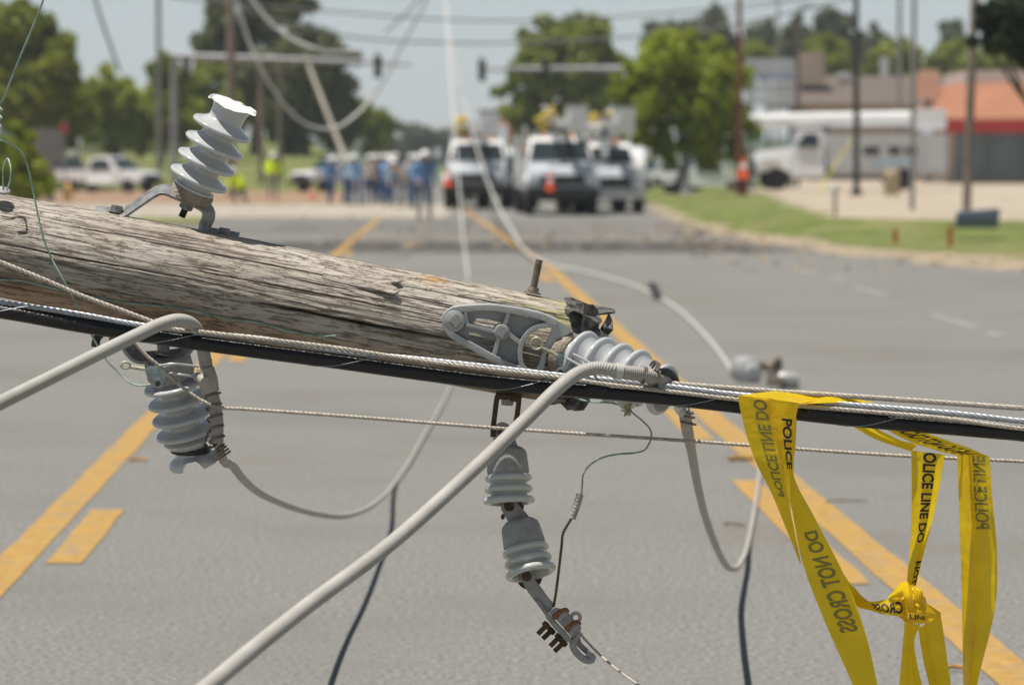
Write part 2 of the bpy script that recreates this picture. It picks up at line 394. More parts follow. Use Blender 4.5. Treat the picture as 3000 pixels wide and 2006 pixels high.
for y0, y1 in ((12.2, 14.1), (24.6, 27.4), (37, 40), (52, 55)):
    sheet('yellow_dash_left', stripe(lambda y: xl(y) + .21, y0, y1, .15), LINEY)
for u_, v_, l_ in ((2357, 794, 2.6), (2455, 820, 1.2), (2545, 854, 2.6), (2795, 941, 2.6), (2915, 981, .8)):
    g = GZ(u_, v_); sheet('white_dash', stripe(lambda y: g.x + (y - g.y) * -.034, g.y - l_ / 2, g.y + l_ / 2, .13), LINEW)

# leaves and twigs blown over the road
def litter(name, spots, m, n, size, label, zoff=.012):
    mb = MB()
    for i in range(n):
        x0, x1, y0, y1 = random.choice(spots); c = Vector((random.uniform(x0, x1), random.uniform(y0, y1), zoff + random.random() * .02))
        s = size * random.uniform(.5, 1.4); a = random.random() * 6.28
        M = Matrix.Translation(c) @ Matrix.Rotation(a, 4, 'Z') @ Matrix.Rotation(random.uniform(-.7, .7), 4, 'X')
        mb.add([(-s, 0, 0), (-s * .3, -s * .45, s * .1), (s, 0, 0), (-s * .2, s * .45, s * .1)], [(0, 1, 2, 3)], 0, M)
    o = mb.build(name, m, org=(0, 0, 0)); tag(o, label, name.replace('_', ' '), kind='stuff')
LEAFG = mat('green leaf', (.14, .19, .035), .6, var=.3, scale=5, trans=.3); LEAFB = mat('dry leaf', (.30, .20, .09), .8, var=.3, scale=5)
litter('leaf_litter', [(-3, 6, 26, 55), (1, 5, 34, 60), (3, 8, 44, 60), (.3, 1.2, 38, 50)], LEAFG, 110, .03, 'small torn green leaves scattered over the grey road')
litter('debris', [(3, 9.5, 44, 60), (3.5, 5.5, 58, 80), (-4, 5, 56, 68), (-4, 5, 58, 75), (-16, -3, 86, 118), (-16, -3, 100, 140)], LEAFB, 1300, .07, 'brown leaf and twig debris strewn along the gutter and road')
# twigs and orange scraps near the yellow lines
def flat_bit(u, v, l, wd, ang, m, name, label, cat):
    g = GZ(u, v); mb = MB(); M = Matrix.Translation(g + Vector((0, 0, .014))) @ Matrix.Rotation(ang, 4, 'Z')
    mb.sweep([M @ Vector((-l / 2, 0, 0)), M @ Vector((-l * .1, wd * .6, .004)), M @ Vector((l / 2, 0, 0))], wd / 2, n=7, step=.02)
    tag(mb.build(name, m), label, cat)
SCRAP = mat('orange scrap', (.45, .22, .06), .8, var=.3, scale=20); TWIG = mat('twig bark', (.13, .09, .06), .9, var=.3, scale=30)
flat_bit(405, 1354, .10, .018, .1, SCRAP, 'paint_chip', 'small orange chip on the road right of the left yellow line', 'paint chip')
flat_bit(2800, 1968, .07, .014, .0, SCRAP, 'wood_scrap', 'small orange wooden scrap on the road between the hanging tape ends', 'wood scrap')
flat_bit(2172, 1350, .14, .03, .05, LINEY, 'yellow_scrap', 'orange paint scrap beside the right yellow line near the cable', 'paint chip')
flat_bit(2480, 1476, .20, .008, .06, TWIG, 'twig', 'thin straight twig on the road right of the tape', 'twig')
flat_bit(2150, 1545, .10, .010, -.5, TWIG, 'curled_twig', 'small curled twig on the road left of the rising grey cable', 'twig')

# ================================================================== THE BROKEN POLE
YP = 7.0; al = math.atan(.1905)
adir = Vector((cos(al), 0, -sin(al))); aup = Vector((sin(al), 0, cos(al))); afr = Vector((0, -1, 0))
PO = P(0, 720, YP); S7 = YP / F
LEN_END = (P(1690, 1042, YP) - PO).length
def prad(s): return .1195 + .004 * sin(min(max(s, 0), 1.4) / 1.4 * pi) - .0025 * max(0, s - 1.2) / .2 + max(0, -s) * .008
def pole_pt(s, phi, dr=0):
    r = prad(s) + dr
    return PO + adir * s + (afr * cos(phi) + aup * sin(phi)) * r
def pole_uv(u, v, dr=0):
    "surface point of the pole seen at pixel (u,v), with its (s, phi)"
    s = (P(u, v, YP) - PO).dot(adir)
    h = (P(u, v, YP) - PO).dot(aup)
    for _ in range(3):
        q = max(-1, min(1, h / prad(s))); phi = math.asin(q)
        yy = YP - prad(s) * cos(phi); pt = P(u, v, yy) - PO; s = pt.dot(adir); h = pt.dot(aup)
    return s, math.asin(max(-1, min(1, h / prad(s))))
pole = thing('utility_pole', 'thick weathered grey wooden pole lying across the picture, torn black felt at its end', 'utility pole', PO)
ss = np.concatenate([np.linspace(-3.2, -.12, 90, endpoint=False), np.linspace(-.12, LEN_END + .006, 760)])
NT = 352; ph = np.linspace(0, 2 * pi, NT, endpoint=False)
SS, PH = np.meshgrid(ss, ph, indexing='ij')
ks, kp = pole_uv(1272, 822)
kd = np.sqrt(((SS - ks) / .055) ** 2 + ((PH - kp) / .34) ** 2)
X3, Y3 = np.cos(PH), np.sin(PH)
warp = .25 * np.exp(-kd ** 2) * np.sign(PH - kp)
fib = vnoise(SS * 5 + 5, X3 * 19 + 40 + warp * 3, Y3 * 19 + 40) * .5 + vnoise(SS * 14 + 9, X3 * 41 + 80, Y3 * 41 + 80 + warp) * .5
big = vnoise(SS * 2.1, X3 * 1.6 + 9, Y3 * 1.6 + 9)
fine = vnoise(SS * 34, X3 * 60 + 99, Y3 * 60 + 99)
D = fib * .0016 + big * .0022 + fine * .0005 + .004 * np.exp(-kd ** 2 * 1.2)
CR = np.zeros_like(SS)
cr_list = []
s0, p0 = pole_uv(735, 868); s1, p1 = pole_uv(1320, 962)
cr_list.append((s0, s1, -.085, .022, .016))
s0, p0 = pole_uv(20, 716); s1, p1 = pole_uv(700, 842); cr_list.append((-.2, s1, p0 * .9, .011, .006))
s0, p0 = pole_uv(560, 790); cr_list.append((s0, s0 + .62, p0, .010, .005))
for (u_, v_, l_, wd_, dp_) in ((30, 630, .5, .010, .005), (380, 700, .55, .009, .005), (1150, 860, .26, .012, .006), (1330, 860, .28, .014, .008), (1380, 880, .25, .011, .006), (1500, 905, .16, .013, .006),
                               (60, 800, .5, .009, .004), (300, 860, .6, .008, .004), (900, 960, .4, .008, .004), (1210, 1010, .3, .009, .004), (1250, 1060, .35, .008, .004), (820, 812, .2, .008, .004), (1090, 905, .2, .007, .004)):
    a_, b_ = pole_uv(u_, v_); cr_list.append((a_, a_ + l_, b_, wd_, dp_))
for i in range(46):
    a_ = rng.uniform(-.4, 1.3); cr_list.append((a_, a_ + rng.uniform(.06, .35), rng.uniform(-1.3, 1.4), rng.uniform(.005, .009), rng.uniform(.002, .004)))
for (a_, b_, c_, wd_, dp_) in cr_list:
    mid = np.clip((SS - a_) / max(b_ - a_, .01), 0, 1); env = np.sqrt(np.clip(4 * mid * (1 - mid), 0, 1))
    cen = c_ + .02 * vnoise(SS * 5 + c_ * 40, SS * 0 + 3, SS * 0) + .006 * vnoise(SS * 25 + c_ * 40, SS * 0 + 3, SS * 0)
    dph = (PH - cen + pi) % (2 * pi) - pi
    g = np.exp(-(dph / (wd_ * (.35 + .65 * env))) ** 2) * env
    D -= dp_ * g; CR = np.maximum(CR, g * min(1, dp_ / .006))
# torn ragged end
endn = .012 * vnoise(SS * 0 + 3, X3 * 6 + 20, Y3 * 6 + 20)
SE = np.where(SS > LEN_END - .05, SS + endn * (SS - LEN_END + .05) / .056, SS)
RR = np.vectorize(prad)(SS) + D
Wx = PO.x + adir.x * SE + (aup.x * np.sin(PH)) * RR
Wy = PO.y + (afr.y * np.cos(PH)) * RR
Wz = PO.z + adir.z * SE + (aup.z * np.sin(PH)) * RR
vv = np.stack([Wx - PO.x, Wy - PO.y, Wz - PO.z], -1).reshape(-1, 3)
ns_ = len(ss); idx = np.arange(ns_ * NT).reshape(ns_, NT)
q = np.stack([idx[:-1], np.roll(idx, -1, 1)[:-1], np.roll(idx, -1, 1)[1:], idx[1:]], -1).reshape(-1, 4)
me = bpy.data.meshes.new('shaft')
faces = q.tolist() + [idx[-1].tolist(), idx[0][::-1].tolist()]
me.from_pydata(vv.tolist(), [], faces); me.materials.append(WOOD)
me.polygons.foreach_set('use_smooth', [True] * len(me.polygons)); me.set_sharp_from_angle(angle=R(50))
a_ = me.attributes.new('wood', 'FLOAT_VECTOR', 'POINT')
Wd = np.stack([SS, .12 * X3 + warp * .01, .12 * np.sin(PH + warp * .12)], -1).reshape(-1)
a_.data.foreach_set('vector', Wd.astype(np.float32))
moss = np.clip((SS - (LEN_END - .33)) / .30, 0, 1) ** 1.5 * np.clip(np.sin(PH - .1) * 1.5, 0, 1)
knot = np.clip(1.25 - kd * 1.35, 0, 1)
wc = np.stack([np.clip(CR, 0, 1), np.clip(moss, 0, 1), knot], -1).reshape(-1)
a_ = me.attributes.new('wcol', 'FLOAT_VECTOR', 'POINT'); a_.data.foreach_set('vector', wc.astype(np.float32))
sh = bpy.data.objects.new('shaft', me); sc.collection.objects.link(sh); sh.parent = pole

def wood_attr(o, org_s=0):
    me = o.data; off = worg(o); n = len(me.vertices)
    a = me.attributes.new('wood', 'FLOAT_VECTOR', 'POINT'); vals = []
    for v in me.vertices:
        p = v.co + off - PO; vals += [p.dot(adir), p.y * 1.0, p.dot(aup)]
    a.data.foreach_set('vector', vals)
# lifted splinter (curling wood chip) on top
mb = MB(); s0, p0 = pole_uv(948, 792)
def chip(s, ph_, lift): return pole_pt(s, ph_, lift)
N1, N2 = 20, 10; g1 = []
for i in range(N1 + 1):
    for j in range(N2 + 1):
        a = i / N1; b = j / N2
        s = s0 + .17 * a + .012 * sin(b * 9) * a; p_ = .62 + .36 * b - .08 * a
        g1.append(chip(s, p_, .0015 + .011 * a ** 3 + .002 * sin(b * 6)))
g2 = [p + Vector((0, .003, -.0045)) for p in g1]; W_ = N2 + 1
fs = [(i * W_ + j, (i + 1) * W_ + j, (i + 1) * W_ + j + 1, i * W_ + j + 1) for i in range(N1) for j in range(N2)]
nn = len(g1); fs2 = [tuple(nn + k for k in reversed(f)) for f in fs]
rim = [i * W_ for i in range(N1 + 1)] + [N1 * W_ + j for j in range(1, W_)] + [i * W_ + N2 for i in range(N1 - 1, -1, -1)] + [j for j in range(N2 - 1, 0, -1)]
fs3 = [(rim[i], nn + rim[i], nn + rim[(i + 1) % len(rim)], rim[(i + 1) % len(rim)]) for i in range(len(rim))]
mb.add(g1 + g2, fs + fs2 + fs3)
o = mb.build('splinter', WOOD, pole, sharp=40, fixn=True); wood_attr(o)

# torn black felt cap round the pole end
FELT = mat('torn black felt', (.035, .033, .031), .9, 0, .6, 60, .9, 90, col2=(.17, .16, .15))
mb = MB(); nf = 120; rows_ = []
edge_in = lambda t: LEN_END + (.0 if sin(t) > 0 else -.03) - .035 + .012 * sin(3 * t + 1) + .006 * sin(11 * t)
def edge_out(t):
    up = max(0, sin(t))
    return LEN_END + .018 + .03 * max(0, cos(t - 1.0)) + .018 * sin(5 * t) + .010 * sin(13 * t + 2)
for k in range(7):
    row = []
    for i in range(nf):
        t = 2 * pi * i / nf; a = k / 6
        s = edge_in(t) * (1 - a) + edge_out(t) * a
        lift = .004 + .004 * sin(7 * t + 3 * a) + (.012 * a * max(0, sin(3 * t + 1))) - (.02 * a * a if sin(t) < -.2 else 0)
        row.append(pole_pt(min(s, 9), t, lift) if True else 0)
    rows_.append(row)
vs = [p for r in rows_ for p in r]; inn = [PO + (p - PO) - (( p - PO) - adir * (p - PO).dot(adir)).normalized() * .005 for p in vs]
fs = []
for (a, b) in ((0, 1),):
    for j in range(6):
        for i in range(nf):
            k = (i + 1) % nf; A = j * nf + i; B = j * nf + k; Cc = (j + 1) * nf + k; Dd = (j + 1) * nf + i
            fs.append((A, B, Cc, Dd)); fs.append((len(vs) + Dd, len(vs) + Cc, len(vs) + B, len(vs) + A))
for i in range(nf):
    k = (i + 1) % nf; m_ = len(vs)
    fs.append((m_ + i, m_ + k, k, i)); fs.append((6 * nf + i, 6 * nf + k, m_ + 6 * nf + k, m_ + 6 * nf + i))
mb.add(vs + inn, fs)
mb.build('end_cap', FELT, pole, sharp=60)
# torn flaps sticking up from the felt
def flap(pts, y, th, name='torn_flap'):
    mb = MB(); n = len(pts); f = []; b = []
    for i, (u, v) in enumerate(pts):
        dy = .012 * sin(i * 2.1)
        f.append(P(u, v, y + dy)); b.append(P(u + 2, v + 2, y + dy + th))
    c1 = sum(f, Vector()) / n + Vector((0, -.012, 0)); c2 = sum(b, Vector()) / n
    mb.add(f + b + [c1, c2], [(i, (i + 1) % n, 2 * n) for i in range(n)] + [(n + (i + 1) % n, n + i, 2 * n + 1) for i in range(n)] + [(i, n + i, n + (i + 1) % n, (i + 1) % n) for i in range(n)])
    return mb.build(name, FELT, pole, sharp=30)
flap([(1652, 872), (1672, 870), (1712, 886), (1740, 899), (1746, 920), (1752, 945), (1730, 965), (1742, 978), (1702, 975), (1706, 925), (1684, 904), (1660, 893)], 6.90, .02)
flap([(1750, 985), (1760, 960), (1776, 932), (1783, 914), (1792, 935), (1795, 965), (1780, 980), (1762, 982)], 6.93, .012)
flap([(1692, 965), (1708, 900), (1735, 890), (1750, 905), (1756, 940), (1748, 975), (1715, 985)], 6.95, .03)
flap([(1655, 1190), (1662, 1160), (1690, 1150), (1732, 1150), (1722, 1180), (1708, 1200), (1680, 1202)], 6.93, .02)
flap([(1640, 1180), (1650, 1150), (1700, 1140), (1712, 1170), (1690, 1196), (1660, 1200)], 6.97, .02)

# threaded stud with nut on top of the pole
mb = MB()
def bolt_thread(mb, a, b, r, pitch=.0032, amp=.10, n=16, mi=0):
    a, b = Vector(a), Vector(b); L_ = (b - a).length
    mb.sweep([a + (b - a) * i / 2 for i in range(3)], lambda d, t: r * (1 - amp + amp * abs(sin(pi * d / pitch - t / 2))), n=n, step=pitch / 4, mi=mi)
a = P(1560, 858, YP); b = P(1580, 761, YP)
bolt_thread(mb, a, b, .0088, .0048, .16)
st = mb.build('stud', mat('tan rusty thread', (.16, .125, .09), .8, .1, .3, 60), pole, sharp=60)
mb = MB(); d_ = (b - a).normalized()
mb.cyl(a - d_ * .001, a + d_ * .003, .021, n=24).cyl(a + d_ * .0032, a + d_ * .014, .0155, n=6)
mb.build('nut', CEM, st, bevel=.0015)

# ================================================================== POST INSULATORS
def shed_profile(Rm, rn, sp, n, z0, up=.0155, e=.0062, lo=.0065):
    "sheds with thick rounded rims: steep flank towards the base, longer cone towards the tip"
    out = []
    for i in range(n):
        zc = z0 + i * sp - .002 * sp / .044
        def flank(za, ra, zb, rb, m_=9, p=1.35):
            return [(za + (zb - za) * j / m_, ra + (rb - ra) * (j / m_) ** p) for j in range(m_)]
        out += [(zc - sp * .455, rn)]
        L_ = flank(zc - e - lo, rn, zc - e * .9, Rm - e * 1.1, p=1.5); out += L_
        for j in range(9):
            t = -pi / 2 + pi * j / 8
            out.append((zc + e * sin(t), Rm - e * 1.15 + e * 1.15 * cos(t)))
        U_ = flank(zc + e + up, rn, zc + e * .9, Rm - e * 1.1, p=1.5); out += list(reversed(U_))
        out += [(zc + sp * .5, rn)]
    return out
def rounded(z, r, w_, n=6):   # helper: none
    return []
def axis_dir(du, dv, tilt):
    a = Vector((du, 0, -dv)).normalized()
    return (a * cos(tilt) + Vector((0, -1, 0)) * sin(tilt)).normalized()

# --- broken insulator standing on the pole
YI = 7.03; S_ = YI / F
base = P(556, 583, YI); ax = axis_dir(.43, -.90, R(8))
ins = thing('broken_post_insulator', 'grey porcelain insulator with its top snapped off, standing on top of the pole', 'insulator', base, 'post insulators of the broken pole')
zs = lambda px: px * S_
sp = .0438; z1 = .0550
prof = [(.002, .0), (.002, .048)] + [(.0305, .049)] + shed_profile(.0722, .0405, sp, 4, z1, .0165)
zt = z1 + 3.5 * sp
prof += [(zt + .004, .0405), (zt + .012, .0405), (zt + .022, .0415), (zt + .032, .0455), (zt + .042, .0505), (zt + .060, .059)]
zc = prof[-1][0]
mb = MB(); n_ = 96; nout = len(prof)
prof2 = prof + [(zc, .055 * k / 10) for k in range(9, 0, -1)] + [(zc, 0.0001)]
def cutwarp(X, Y, Z, t):
    cut = zt + .038 + Y * .05 - X * .035 + .0030 * sin(X * 75 + 1) * cos(Y * 62) + .0011 * sin(Y * 190 + X * 120)
    if Z > cut: Z = cut
    return X, Y, Z
mb.lathe(prof2, base, ax, n=n_, warp=cutwarp)
for k in range(len(mb.f)):
    j = k // n_
    if j >= nout - 1: mb.m[k] = 1
mb.build('porcelain', [PORC, PORCW], ins, sharp=32)
mb = MB(); mb.lathe([(.0, .0001), (.0, .044), (.003, .050), (.024, .0515), (.0300, .0490), (.0315, .044), (.0315, .0001)], base - ax * .004, ax, n=48)
mb.build('base_cap', CEM, ins, sharp=30)
mb = MB(); Yb = 7.02
strap = [(277, 618), (300, 619), (340, 622), (362, 621), (385, 607), (420, 583), (455, 560), (472, 553), (490, 554), (520, 566), (560, 583), (588, 596), (603, 606), (612, 622), (609, 640), (602, 655), (600, 667), (608, 677), (630, 683), (665, 689), (697, 695)]
mb.sweep([P(u, v + 3, Yb - .004) for u, v in strap], 0, n=20, step=.006, flat=(.030, .0040), roll=R(20))
mb.build('bracket', GALV, ins, sharp=40)
mb = MB(); mb.cyl(base - ax * .012 , base - ax * .026, .017, n=6).cyl(base - ax * .008, base - ax * .012, .021, n=20)
nut_ = mb.build('nut', GALV, ins, bevel=.0012)
mb = MB(); bolt_thread(mb, base - ax * .02, base - ax * .047, .0085, .003, .14); mb.build('stud', DARKM, nut_, sharp=60)
for (u, v, du, dv) in ((342, 613, .15, -1), (657, 679, .15, -1)):
    mb = MB(); c = P(u, v, Yb - .006); d_ = Vector((du, 0, -dv)).normalized()
    mb.cyl(c - d_ * .006, c + d_ * .009, .0155, n=6).cyl(c - d_ * .008, c - d_ * .004, .019, n=20)
    mb.build('bolt', GALV, ins, bevel=.002)

# --- insulator hanging under the pole with the cable tied to it
YI = 6.94; base = P(489, 1050, YI); ax = axis_dir(.215, .977, R(-13))
ins = thing('hanging_post_insulator', 'grey porcelain insulator hanging upside down under the pole, split horns at its end', 'insulator', base, 'post insulators of the broken pole')
zt0 = .0555; sp = .0392
prof = [(.046, .0001), (.046, .044)] + shed_profile(.0718, .038, sp, 4, zt0 + .012, .0100, .0062, .0050)
zt = zt0 + .012 + 3.5 * sp
prof = prof[:-4]
tail = [(zt - .002, .058), (zt + .006, .053), (zt + .013, .045), (zt + .019, .0385), (zt + .026, .036), (zt + .032, .038), (zt + .038, .046), (zt + .043, .054), (zt + .049, .0585), (zt + .056, .060), (zt + .061, .058), (zt + .064, .052), (zt + .065, .03), (zt + .065, .0001)]
prof += tail
mb = MB()
gdir = Vector((.25, -1, 0))
def saddle(zt_):
    def f(X, Y, Z, t):
        # X axis of the lathe frame faces the viewer: groove runs along X
        if Z > zt_ + .036:
            w_ = .026
            k = max(0, 1 - (Y / w_) ** 2)
            Z = Z - (Z - (zt_ + .036)) * min(1, k * 1.25) * .95
        return X, Y, Z
    return f
mb.lathe(prof, base, ax, n=96, warp=saddle(zt))
mb.build('porcelain', PORC, ins, sharp=40)
mb = MB(); mb.lathe([(-.002, .0001), (-.002, .050), (.004, .055), (.040, .056), (.047, .052), (.047, .0001)], base, ax, n=40); mb.build('base_cap', CAST, ins, sharp=30)
mb = MB(); strap = [(326, 985), (345, 990), (368, 1005), (385, 1032), (405, 1049), (450, 1050), (500, 1046), (540, 1036), (556, 1018), (566, 1000), (600, 990), (640, 995)]
mb.sweep([P(u, v - 4, 6.945) for u, v in strap], 0, n=20, step=.006, flat=(.030, .0050), roll=R(20))
mb.build('bracket', GALV, ins, sharp=40)
mb = MB(); mb.cyl(P(480, 1034, YI), P(478, 1005, YI), .016, n=6); mb.cyl(P(479, 1040, YI), P(480, 1034, YI), .022, n=20)
mb.build('bolt', GALV, ins, bevel=.0015)
mb = MB(); mb.sweep([P(298, 975, 6.95), P(284, 990, 6.95), P(279, 1016, 6.95)], .010, n=10, step=.01); mb.build('bracket_end', DARKM, ins)
# black wire tie rings round its neck
zr = zt + .024
mb = MB(); e1 = (Vector((0, -1, 0)) - ax * Vector((0, -1, 0)).dot(ax)).normalized(); e2 = ax.cross(e1)
side = 1 if e2.x > 0 else -1
for k in range(3):
    pts = []
    for i in range(0, 33):
        t = 2 * pi * i / 32
        pts.append(base + ax * (zr - .008 + k * .0052 - .010 * cos(t - 1.2)) + (e1 * cos(t) + e2 * sin(t)) * (.0425 + .001 * k))
    mb.sweep(pts, .0024, n=8, step=.004, caps=False)
TY = 6.86
mb.sweep([base + ax * (zr - .004) + e2 * side * .040 - Vector((0, .02, 0)), P(607, 1277, 6.87), P(616, 1262, TY - .02), P(636, 1268, TY - .02), P(640, 1290, TY - .01), P(620, 1310, TY - .02), P(604, 1296, TY - .01)], .0026, n=8, step=.003)
mb.build('tie_wire', DWIRE, ins)

# --- insulator bolted to the pole end, tip towards the viewer
YI = 6.86; base = P(1655, 1040, YI); ax = axis_dir(.955, .30, R(33))
ins = thing('horizontal_post_insulator', 'glossy grey porcelain insulator lying sideways off the pole end on a ribbed cast bracket', 'insulator', base, 'post insulators of the broken pole')
sp = .0490; R3 = .0720; z1 = .050
prof = [(.0, .0001), (.0, .045)] + [(.018, .046)] + shed_profile(R3, .044, sp, 4, z1, .022, .0072, .006)
zt = z1 + 3.5 * sp; prof = prof[:-4]
prof += [(zt, .056), (zt + .008, .049), (zt + .016, .040), (zt + .022, .036), (zt + .028, .036), (zt + .033, .040), (zt + .037, .048), (zt + .041, .055), (zt + .046, .0595), (zt + .052, .060), (zt + .056, .057), (zt + .058, .050), (zt + .058, .0001)]
def saddle3(X, Y, Z, t):
    if Z > zt + .033:
        # groove direction: horizontal across
        k = max(0, 1 - ((Y) / .024) ** 2)
        Z = Z - (Z - (zt + .033)) * min(1, k * 1.25) * .95
    return X, Y, Z
mb = MB(); mb.lathe(prof, base, ax, n=96, ref=(0, -1, -.15), warp=saddle3)
mb.build('porcelain', PORC, ins, sharp=40)
mb = MB(); mb.lathe([(-.012, .0001), (-.012, .050), (-.006, .0545), (.014, .0545), (.020, .050), (.020, .0001)], base, ax, n=48)
mb.build('base_cap', CEM, ins, sharp=30)
# cast bracket on the pole: thin web with slots, thick ribs
YB = 6.843
def Q(x, y): return (1280 + x / 4.69, 880 + y / 4.69)
mb = MB()
def ribs(pts, wx, wy, yy=None, step=.006):
    mb.sweep([P(*Q(x, y), (yy or YB)) for x, y in pts], 0, n=16, step=step, flat=(wy, wx))
ribs([(150, 330), (115, 270), (150, 190), (230, 130), (330, 110), (430, 105), (700, 92), (950, 118), (1200, 160), (1400, 205), (1640, 300)], .0085, .025)
ribs([(115, 260), (130, 350), (190, 440), (300, 520), (500, 630), (740, 765), (1000, 890), (1200, 965), (1380, 1000)], .0085, .025)
ribs([(400, 325), (500, 350), (640, 385), (790, 425)], .0052, .023)
ribs([(395, 130), (400, 250), (440, 320)], .005, .020)
ribs([(985, 130), (970, 220), (930, 320), (880, 400)], .0055, .022)
ribs([(860, 480), (825, 600), (800, 700), (770, 770)], .0055, .022)
ribs([(960, 420), (1030, 490), (1100, 545), (1160, 585)], .006, .022)
ribs([(1590, 320), (1450, 335), (1330, 375), (1240, 450), (1180, 540), (1150, 640), (1145, 760), (1165, 870), (1230, 960)], .0062, .024)
for (x, y, r_) in ((235, 270, .0265), (890, 430, .0185)):
    c = P(*Q(x, y), YB); mb.lathe([(-.025, .0001), (-.025, r_ * .9), (-.022, r_), (.020, r_ * 1.1), (.020, .0001)], c, (0, 1, 0), n=32)
br = mb.build('cast_bracket', GALVL, ins, sharp=50)
# recessed web plate with two slots cut through (built as cells around the slots)
mb = MB()
def plate(pts, y0=YB + .021, y1=YB + .027):
    f = [P(*Q(x, y), y0) for x, y in pts]; b = [P(*Q(x, y), y1) for x, y in pts]; n = len(pts)
    mb.add(f + b, [tuple(range(n)), tuple(reversed(range(n, 2 * n)))] + [(i, n + i, n + (i + 1) % n, (i + 1) % n) for i in range(n)])
plate([(110, 270), (160, 180), (260, 125), (400, 110), (520, 110), (530, 260), (440, 440), (450, 600), (300, 520), (180, 430)])
plate([(520, 110), (990, 130), (960, 300), (850, 300), (700, 262), (560, 248), (530, 262)])
plate([(530, 330), (620, 350), (840, 400), (860, 460), (830, 560), (680, 520), (540, 455), (470, 445), (440, 440), (525, 300)])
plate([(455, 520), (600, 590), (700, 650), (810, 700), (780, 770), (640, 700), (450, 600)])
plate([(990, 130), (1250, 180), (1590, 300), (1450, 335), (1330, 375), (1240, 450), (1180, 540), (1160, 590), (1040, 490), (960, 420), (880, 400), (960, 300)])
plate([(870, 440), (960, 430), (1160, 590), (1145, 760), (1165, 880), (1100, 930), (900, 840), (780, 770), (820, 640)])
mb.build('web_plate', GALVL, br, sharp=40)
# end flange plate (seen nearly edge on)
mb = MB(); e = [(1600, 295), (1680, 285), (1860, 400), (1870, 430), (1700, 520), (1560, 640), (1500, 760), (1470, 960), (1340, 960), (1400, 870), (1440, 740), (1500, 560), (1560, 430)]
f = [P(*Q(x, y), YB - .016) for x, y in e]; b = [P(*Q(x, y), YB + .018) for x, y in e]; n = len(e)
mb.add(f + b, [tuple(range(n)), tuple(reversed(range(n, 2 * n)))] + [(i, n + i, n + (i + 1) % n, (i + 1) % n) for i in range(n)])
mb.build('end_flange', GALVL, br, sharp=30, bevel=.002)
for (x, y, rot) in ((262, 275, .3), (885, 430, .1)):
    mb = MB(); c = P(*Q(x, y), YB - .018)
    M = Matrix.Translation(c) @ Matrix.Rotation(rot + .55, 4, 'Y')
    mb.box((0, -.012, 0), (.026, .018, .026), M); mb.cyl(c + Vector((0, -.002, 0)), c + Vector((0, .008, 0)), .021, n=24)
    mb.build('bolt', CAST, ins, bevel=.003)
def text_mesh(s, bold=.0, xs=1.0):
    cu = bpy.data.curves.new('t', 'FONT'); cu.body = s; cu.offset = bold; cu.resolution_u = 4
    o = bpy.data.objects.new('t', cu); sc.collection.objects.link(o)
    bpy.context.view_layer.update()
    me = bpy.data.meshes.new_from_object(o.evaluated_get(bpy.context.evaluated_depsgraph_get()))
    vs = [(v.co.x * xs, v.co.y) for v in me.vertices]; fs = [tuple(p.vertices) for p in me.polygons]
    sc.collection.objects.unlink(o); bpy.data.objects.remove(o); bpy.data.meshes.remove(me); bpy.data.curves.remove(cu)
    x0 = min(a for a, b in vs); x1 = max(a for a, b in vs); y0 = min(b for a, b in vs); y1 = max(b for a, b in vs)
    return [((a - x0) / (x1 - x0), (b - y0) / (y1 - y0)) for a, b in vs], fs
def cast_text(s, p0, p1, hgt, flip, name):
    vs, fs = text_mesh(s); a = P(*Q(*p0), YB - .0256); b = P(*Q(*p1), YB - .0256); d = b - a; L_ = d.length; d.normalize(); up = Vector((-d.z, 0, d.x))
    mb = MB(); m_ = [a + d * (x * L_) + up * ((y - .5) * hgt * flip) for x, y in vs]
    mb.add(m_, fs); mb.build(name, CAST, br, smooth=False)
cast_text('BPT-1GS-2', (1415, 240), (1150, 185), .0085, 1, 'raised_lettering')
cast_text('BETHLEHEM', (805, 795), (1130, 940), .0080, 1, 'raised_lettering')

# ================================================================== INSULATOR STRING WITH CLAMP
YS = 6.95; SS_ = YS / F
root = thing('insulator_string', 'two bell insulators hanging from a rusty shackle under the pole, ending in a clamp', 'insulator string', P(1490, 1156, YS))
def Z4(x, y): return (1400 + x / 2.489, 1120 + y / 2.489)
mb = MB()
mb.sweep([P(*Z4(120, 350), YS), P(*Z4(112, 380), YS), P(*Z4(108, 330), YS)][:2] + [], .001, n=4) if False else None
mb.sweep([P(*Z4(110, 395), YS), P(*Z4(112, 330), YS), P(*Z4(124, 230), YS), P(*Z4(138, 120), YS), P(*Z4(142, 100), YS)], 0, n=16, step=.006, flat=(.013, .0062))
mb.sweep([P(*Z4(300, 112), YS), P(*Z4(298, 140), YS), P(*Z4(286, 240), YS), P(*Z4(268, 330), YS), P(*Z4(258, 395), YS)], 0, n=16, step=.006, flat=(.0131, .0062))
mb.sweep([P(*Z4(128, 96), YS), P(*Z4(220, 106), YS), P(*Z4(316, 126), YS)], 0, n=16, step=.006, flat=(.0135, .0075))
mb.sweep([P(*Z4(118, 395), YS), P(*Z4(250, 395), YS)], .0075, n=12)
mb.build('shackle', RUST, root, sharp=40)
mb = MB(); mb.cyl(P(*Z4(217, 118), YS), P(*Z4(215, 166), YS), .0165, n=6); mb.build('bolt', CAST, root, bevel=.002)
